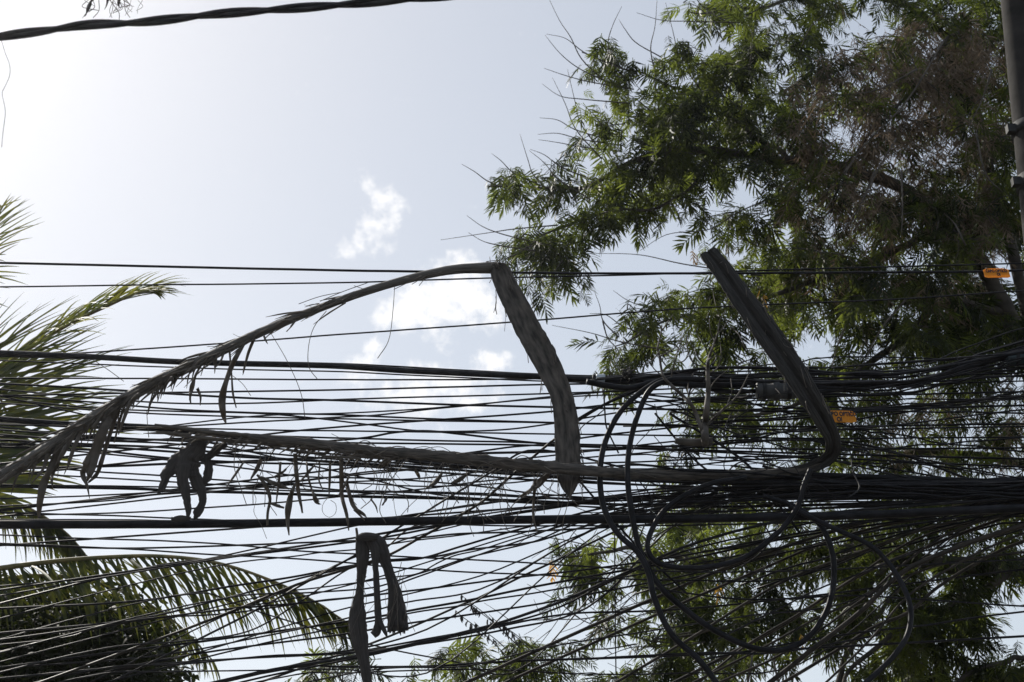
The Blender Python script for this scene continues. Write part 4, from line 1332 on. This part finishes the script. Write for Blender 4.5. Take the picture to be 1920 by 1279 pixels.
# edges of the crown in finer detail: (px, py, radius) with no leaves
HOLES = [(1040, 130, 42), (1030, 240, 40), (1590, 45, 26), (1395, 345, 26), (1345, 385, 24), (1160, 510, 45), (1240, 455, 46), (1190, 470, 40), (1660, 650, 26), (1510, 640, 16),
         (1700, 690, 18), (1880, 1120, 40), (1890, 1190, 34), (1830, 1200, 16), (1500, 1240, 36), (1520, 1060, 26), (1640, 870, 0), (1250, 720, 34), (1110, 610, 30), (1310, 1020, 10),
         (1540, 900, 14), (1580, 940, 18), (1720, 800, 22), (1730, 1020, 16), (1420, 850, 26), (1370, 860, 22), (1570, 1250, 20), (1870, 665, 14), (1000, 420, 12), (960, 410, 16), (878, 340, 34), (885, 410, 40), (905, 440, 24), (1225, 30, 46), (1170, 50, 26),
         (1120, 480, 20), (1905, 520, 22), (1190, 1010, 26), (1160, 1130, 20), (1130, 1240, 22), (1480, 1000, 14), (1330, 1250, 0), (1690, 1100, 0), (1640, 1180, 14)]
TREE_FOOT = Vector((P(2330, 640, 15.5).x, 15.8, 0))
tree = empty("feathery_leaved_tree", TREE_FOOT)
tag(tree, "large tree with feathery green leaves and hanging dead foliage filling the right side", "tree")


def limb(knots, w0, w1, name="limb", sides=9, n=8):
    a = spline(knots, n)
    k = len(a)
    sd_ = random.random() * 60
    pts, rad = [], []
    for i, (x, y, yy) in enumerate(a):
        q = P(x, y, yy) + Vector((noise.noise(Vector((i * .3, sd_, 0))), noise.noise(Vector((i * .3, sd_, 9))), noise.noise(Vector((i * .3, sd_, 4))))) * .05
        pts.append(q)
        rad.append((w0 + (w1 - w0) * i / (k - 1)) * .5 * M(yy) * (1 + .12 * noise.noise(Vector((i * .8, sd_, 2)))))
    adopt(tube(name, pts, rad, M_BARK, sides), tree)
    return list(zip(pts, rad))


NODES = []
fork = P(2330, 1150, 15.8)
tr_pts = [TREE_FOOT + Vector((0, 0, -.1)), TREE_FOOT + Vector((-.05, 0, fork.z * .5)), fork]
ta = spline([tuple(q) for q in tr_pts], 8)
adopt(tube("trunk", [Vector(q) for q in ta], [.34 - .1 * i / (len(ta) - 1) for i in range(len(ta))], M_BARK, 14), tree)
for kn, w0, w1 in (
        ([(2330, 1150, 15.8), (2120, 1090, 15.4), (1920, 1066, 15), (1780, 1062, 14.8), (1680, 1050, 14.7), (1570, 1034, 14.6), (1450, 1040, 14.4), (1300, 1046, 14.2), (1180, 1030, 14), (1070, 1038, 14)], 62, 4),
        ([(2330, 1150, 15.8), (2100, 850, 15.6), (1950, 680, 15.4), (1885, 580, 15.3), (1835, 490, 15.2), (1785, 420, 15.1), (1700, 360, 15), (1600, 320, 14.8), (1480, 300, 14.6), (1360, 285, 14.4), (1213, 290, 14.2), (1120, 342, 14), (1010, 352, 13.9), (915, 348, 13.8)], 60, 3),
        ([(1950, 680, 15.4), (1860, 330, 15.8), (1800, 120, 16), (1720, 20, 16), (1560, -10, 15.8), (1400, 15, 15.5), (1290, 28, 15.3)], 34, 3),
        ([(1800, 60, 14.2), (1760, 90, 14), (1690, 190, 13.8), (1600, 285, 13.6), (1565, 370, 13.5), (1540, 420, 13.4)], 12, 3),
        ([(1480, 300, 14.6), (1380, 230, 14.6), (1280, 170, 14.6), (1180, 130, 14.5), (1095, 100, 14.4)], 12, 3),
        ([(1785, 420, 15.1), (1650, 480, 15), (1500, 540, 14.8), (1380, 580, 14.6), (1260, 600, 14.4), (1150, 650, 14.2)], 22, 3),
        ([(1885, 580, 15.3), (1760, 570, 15), (1690, 640, 14.8), (1600, 700, 14.6), (1500, 760, 14.4), (1350, 780, 14.2), (1260, 770, 14.1)], 26, 4),
        ([(1360, 285, 14.4), (1250, 380, 14.2), (1120, 400, 14), (1010, 450, 13.9), (955, 480, 13.8)], 10, 3),
        ([(1920, 1066, 15), (1780, 1130, 14.6), (1690, 1180, 14.3), (1600, 1255, 14), (1560, 1320, 13.9)], 20, 6),
        ([(1680, 1050, 14.7), (1600, 1110, 14.4), (1480, 1150, 14.2), (1350, 1180, 14), (1230, 1200, 14)], 16, 4),
        ([(2330, 1150, 15.8), (2000, 900, 16.5), (1820, 850, 16.6), (1650, 860, 16.6), (1480, 880, 16.5), (1330, 900, 16.4)], 34, 4),
        ([(2330, 1150, 15.8), (1900, 1330, 15.5), (1500, 1360, 15), (1200, 1330, 14.6), (1000, 1290, 14.4), (800, 1290, 14.2), (640, 1285, 14)], 44, 4),
        ([(1480, 1240, 14.3), (1482, 1210, 14.3), (1495, 1180, 14.2), (1500, 1120, 14.2)], 9, 5),
        ([(1560, 1320, 13.9), (1590, 1230, 14.1), (1640, 1160, 14.3), (1690, 1090, 14.5)], 16, 8),
        ([(1940, 1230, 14.6), (1890, 1235, 14.4), (1830, 1260, 14.2), (1750, 1300, 14)], 14, 8),
):
    NODES += limb(kn, w0 * .72, w1 * .8)

KD_P = [p for p, r in NODES]
import mathutils
tips = []
for r_, row in DENS.items():
    for c_, dv in row.items():
        c = min(dv / 9.4, .97)
        lam = -math.log(1 - c) * 5.6
        ncl = int(lam) + (1 if random.random() < lam - int(lam) else 0)
        if r_ >= 16 or c_ >= 24 or r_ < 0:
            ncl = (ncl + 1) // 2
        for q in range(ncl):
            for tr in range(5):
                x, y = (c_ + random.random()) * 80, (r_ + random.random()) * 80
                if any((x - hx) ** 2 + (y - hy) ** 2 < (hr + 14) ** 2 for hx, hy, hr in HOLES):
                    continue
                if noise.noise(Vector((x * .012, y * .012, 4.2))) < -.30 and dv < 8.5 or noise.noise(Vector((x * .028, y * .028, 1.7))) < -.22:
                    continue
                depth = random.uniform(13.5, 15.2) if x < 1250 else random.uniform(13.2, 17.2)
                tips.append((x, y, depth, P(x, y, depth)))
                break
# connect every leafy tip to the nearest wood, nearest tips first
root_p = fork
kd_pts = list(KD_P)
tips.sort(key=lambda t: min((t[3] - p).length for p in KD_P[::3]))
leafM = {0: [], 1: [], 2: []}
leaf_rec = []
deadM = {0: [], 1: []}
tv, tf = [], []
kd = mathutils.kdtree.KDTree(len(kd_pts) + len(tips) * 4)
cnt = 0
pend = []


def rebuild():
    k = mathutils.kdtree.KDTree(len(kd_pts))
    for i, p in enumerate(kd_pts):
        k.insert(p, i)
    k.balance()
    return k


kd = rebuild()
for ti, (x, y, dp, tp_) in enumerate(tips):
    if ti % 25 == 0:
        kd = rebuild()
    co, idx, dist = kd.find(tp_)
    d = tp_ - co
    mid = co + d * .5 + Vector((random.gauss(0, .06), random.gauss(0, .06), random.gauss(.08, .06))) * min(1.5, dist)
    pts = [Vector(q) for q in spline([tuple(co), tuple(mid), tuple(tp_)], 4)]
    r0 = .006 + .006 * min(dist, 1.6)
    v, f = tube_data(pts, [r0 * (1 - .7 * i / (len(pts) - 1)) for i in range(len(pts))], 4, len(tv))
    tv += v
    tf += f
    kd_pts += pts[2::2]
    dirn = (tp_ - mid).normalized()
    brown = 0.0
    if 1440 < x < 1905 and 30 < y < 440:
        brown = .72 * min(1, (x - 1440) / 120) * (1 - .5 * max(0, (y - 330) / 110))
        if noise.noise(Vector((x * .011, y * .011, 8.0))) < -.18:
            brown *= .2
    elif 1450 < x and 440 <= y < 560:
        brown = .12
    elif x > 1600 and 700 < y < 860:
        brown = .2
    nl = random.randint(6, 10)
    for j in range(nl):
        b = tp_ - dirn * random.uniform(0, .4) + Vector((random.gauss(0, .07), random.gauss(0, .07), random.gauss(0, .06)))
        a = random.uniform(0, 2 * math.pi)
        out = Vector((math.cos(a), math.sin(a), random.uniform(-1.3, .3)))
        out = (out + dirn * .6).normalized()
        if random.random() < brown:
            out = (out * .5 + Vector((0, 0, -1.0))).normalized()
            k_ = random.randrange(2)
            deadM[k_].append(orient(b, out, random.uniform(-.8, .8), random.uniform(.7, 1.35)))
            if random.random() < .6:
                deadM[1 - k_].append(orient(b + Vector((random.gauss(0, .08), random.gauss(0, .08), random.gauss(0, .08))), out + Vector((random.gauss(0, .3), random.gauss(0, .3), 0)), random.uniform(-.8, .8), random.uniform(.7, 1.35)))
        else:
            k_ = random.randrange(3)
            mtx = orient(b, out, random.gauss(0, .45), random.choice((.5, .7, .85, 1, 1.15)) * random.uniform(.9, 1.1) * (1 + max(0, dp - 14.5) * .12))
            px_ = x
            leaf_rec.append((k_, mtx, x, y))
# the leaves that show singly, along the crown's open left edge, are separate parts
leaf_rec.sort(key=lambda q: (q[2] + (0 if q[3] < 560 else 250)))
leaf_me = []
for k_, (v, f) in enumerate(LEAVES):
    me = bpy.data.meshes.new("leaf")
    me.from_pydata([tuple(q) for q in v], [], f)
    me.materials.append(M_LEAF)
    leaf_me.append(me)
inv = Matrix.Translation(tree.location).inverted()
for k_, mtx, x, y in leaf_rec[:300]:
    o = bpy.data.objects.new("leaf", leaf_me[k_])
    o.matrix_local = inv @ mtx
    COL.objects.link(o)
    o.parent = tree
for k_, mtx, x, y in leaf_rec[300:]:
    leafM[k_].append(mtx)
allv = []
for k_ in range(3):
    if leafM[k_]:
        mass("foliage", LEAVES[k_][0], LEAVES[k_][1], leafM[k_], M_LEAF, tree)
for k_ in range(2):
    if deadM[k_]:
        mass("dead_foliage", DEADL[k_][0], DEADL[k_][1], deadM[k_], M_DEAD, tree)
tw = link("twigs", tv, tf, M_TWIG)
tw['kind'] = 'stuff'
adopt(tw, tree)
# orange leaves
for (x, y) in ((1300, 468), (1305, 475), (1424, 540), (1433, 552), (1033, 1050), (1037, 1056), (1345, 1095), (1500, 1188)):
    me = bpy.data.meshes.new("orange_leaf")
    v, f = leaf_mesh(4, .10, .06, .016, .8, int(x + y))
    me.from_pydata([tuple(q) for q in v], [], f)
    me.materials.append(M_ORANGE)
    o = bpy.data.objects.new("orange_leaf", me)
    o.matrix_local = inv @ orient(P(x, y, 13.4), Vector((random.gauss(0, .6), random.gauss(0, .4), -.8)), 0, random.uniform(.8, 1.2))
    COL.objects.link(o)
    o.parent = tree
# long bare shoots standing out of the crown's left edge, and pale dead twigs inside it
SH = [[(1090, 110), (1070, 70), (1050, 40), (1028, -5)], [(1095, 98), (1060, 72), (1025, 64)], [(1085, 128), (1050, 100), (1022, 66)], [(1098, 152), (1055, 140), (1020, 128)],
      [(1092, 186), (1050, 180), (1016, 157)], [(1078, 240), (1060, 195), (1036, 146)], [(1076, 242), (1045, 225), (1012, 221)], [(1084, 260), (1045, 250), (1008, 252)],
      [(1086, 275), (1050, 268), (1010, 262)], [(1000, 328), (990, 300), (975, 252)], [(960, 322), (940, 302), (922, 288)], [(915, 340), (890, 322), (866, 308)], [(1045, 335), (1020, 305), (992, 282)],
      [(1050, 312), (1020, 290), (994, 280)], [(1088, 230), (1078, 190), (1064, 130)], [(1140, 80), (1150, 45), (1166, 12)], [(1190, 78), (1172, 55), (1160, 36)], [(1220, 90), (1228, 50), (1232, 0)],
      [(1275, 110), (1262, 60), (1248, 5)], [(1290, 40), (1240, 38), (1194, 24)], [(960, 430), (920, 436), (826, 450)], [(945, 440), (905, 425), (875, 404)], [(935, 460), (905, 452), (878, 436)],
      [(1280, 495), (1200, 478), (1105, 475)], [(1230, 580), (1180, 565), (1150, 545)], [(1160, 640), (1110, 625), (1035, 610)], [(1165, 610), (1135, 590), (1105, 588)], [(1130, 600), (1125, 575), (1115, 548)],
      [(1250, 582), (1220, 560), (1205, 548)], [(1320, 15), (1300, -10), (1285, -30)], [(1140, 635), (1160, 660), (1145, 705)], [(1390, 395), (1330, 430), (1250, 440), (1200, 470)], [(1500, 380), (1420, 400), (1330, 395)]]
for k in SH:
    (xa, ya), (xb, yb) = k[0], k[1]
    k = [(xa + (xa - xb) * 1.6 + 22, ya + (ya - yb) * 1.3)] + k
    twig(tree, k, 3.0, .8, 14.0 + random.gauss(0, .3), "bare_shoot", M_TWIG)
PT = [[(1770, 75), (1700, 190), (1610, 285), (1560, 375), (1540, 400)], [(1680, 260), (1640, 330), (1600, 420)], [(1860, 130), (1840, 190), (1815, 240)], [(1600, 300), (1570, 340), (1550, 360)],
      [(1640, 320), (1620, 370), (1600, 410), (1590, 440)], [(1720, 130), (1640, 170), (1560, 180)], [(1690, 320), (1692, 400), (1690, 440)], [(1810, 460), (1790, 420), (1770, 400)],
      [(1905, 700), (1880, 735), (1850, 760)], [(1890, 710), (1860, 730)], [(1700, 560), (1650, 620), (1620, 680)], [(1590, 600), (1570, 650), (1560, 690)], [(1460, 1279), (1452, 1240), (1460, 1210)],
      [(1402, 1279), (1410, 1230), (1405, 1215)], [(1830, 250), (1850, 330), (1880, 360)]]
for k in PT:
    twig(tree, k, 4.5, 1.6, 13.2 + random.gauss(0, .15), "dead_twig", M_BARE)
for i in range(16):        # long bare twigs reaching left into the open gap
    x, y = random.uniform(1180, 1330), random.uniform(1040, 1235)
    L_ = random.uniform(120, 360)
    a_ = random.uniform(-.3, .35)
    k = [(x, y)]
    for q in range(5):
        a_ += random.gauss(0, .22)
        k.append((k[-1][0] - L_ / 5 * math.cos(a_), k[-1][1] - L_ / 5 * math.sin(a_)))
    o = twig(tree, k, 2.8, 1.0, 13.9, "dead_twig", M_TWIG)
    for q in (2, 3, 4):
        sg = random.choice((-1, 1))
        twig(tree, [k[q], (k[q][0] - 18, k[q][1] + sg * 14), (k[q][0] - 26 - 30 * random.random(), k[q][1] + sg * random.uniform(20, 45))], 1.7, .8, 13.9, "dead_twig", M_TWIG)
for (x, y) in ((868, 1128), (886, 1146), (858, 1158), (921, 1166), (893, 1180), (940, 1178)):        # withered leaves on thin stalks by the open gap
    twig(tree, [(x + 90, y + 70), (x + 40, y + 22), (x + 6, y - 4), (x - 4, y - 14)], 2.0, .9, 13.9, "dead_twig", M_TWIG)
    for q in range(9):
        t = random.random()
        xa, ya = x + 40 * t - 4, y - 14 + 36 * t
        leaflet_px(tree, [(xa, ya, 2), (xa + random.gauss(0, 2), ya + 6, 3.2), (xa + random.gauss(0, 3), ya + random.uniform(10, 16), 1)], 13.9, M_STRAP, "withered_leaf", n=2)

# ------------------------------------------------------------------ dark broad-leaved tree at the lower left
random.seed(8)
BF = Vector((P(60, 1400, 13.4).x, 13.6, 0))
bush = empty("broad_leaved_tree", BF)
tag(bush, "dark dense broad-leaved tree in the lower left corner under the palm fronds", "tree")
bt = P(60, 1330, 13.4)
adopt(tube("trunk", [Vector(q) for q in spline([tuple(BF + Vector((0, 0, -.1))), (BF.x + .1, BF.y, bt.z * .6), tuple(bt)], 6)], [.22 - .07 * i / 12 for i in range(13)], M_BARK, 12), bush)
lf = [(0, 0, 0), (.05, .022, -.004), (.05, -.022, -.004), (.10, .020, -.014), (.10, -.020, -.014), (.145, 0, -.03)]
lff = [(0, 2, 1, 0)]
V4 = [(0, .004, 0), (0, -.004, 0), (.045, -.026, .006), (.045, .026, .006), (.095, -.024, -.006), (.095, .024, -.006), (.14, -.002, -.03), (.14, .002, -.03)]
F4 = [(0, 1, 2, 3), (3, 2, 4, 5), (5, 4, 6, 7)]
bm_, bv, bf = [], [], []
for i in range(900):
    while True:
        x, y = random.uniform(-260, 345), random.uniform(1085, 1420)
        lim = np.interp(x, [-260, 0, 120, 230, 290, 325, 345], [1110, 1100, 1095, 1110, 1150, 1215, 1300])
        if y > lim + random.uniform(0, 30):
            break
    dp = random.uniform(11.6, 15.0)
    c = P(x, y, dp)
    if i % 2 == 0:
        q = bt.lerp(c, .5) + Vector((0, 0, .12))
        v, f = tube_data([bt, q, c], [.03, .016, .006], 4, len(bv))
        bv += v
        bf += f
    for j in range(24):
        a = random.uniform(0, 2 * math.pi)
        p = c + Vector((random.gauss(0, .11), random.gauss(0, .12), random.gauss(0, .09)))
        bm_.append(orient(p, Vector((math.cos(a), math.sin(a), random.uniform(-1, .3))), random.gauss(0, .6), random.uniform(.5, .9)))
mass("foliage", V4, F4, bm_, M_BUSH, bush)
o = link("branches", bv, bf, M_BARK)
o['kind'] = 'stuff'
adopt(o, bush)

# ------------------------------------------------------------------ thin haze box added to stand in for lens glare
hz = bpy.data.materials.new("glare_haze")
hz.use_nodes = True
ht = hz.node_tree
for n_ in list(ht.nodes):
    ht.nodes.remove(n_)
ho = ht.nodes.new("ShaderNodeOutputMaterial")
hv = ht.nodes.new("ShaderNodeVolumePrincipled")
hv.inputs['Color'].default_value = (0.95, 0.96, 1.0, 1)
hv.inputs['Density'].default_value = 0.0005
hv.inputs['Anisotropy'].default_value = 0.85
ht.links.new(hv.outputs[0], ho.inputs['Volume'])
v, f = boxd((0, 8, 9.5), (80, 70, 21))
o = link("haze", v, f, hz, smooth=False)
o['kind'] = 'stuff'
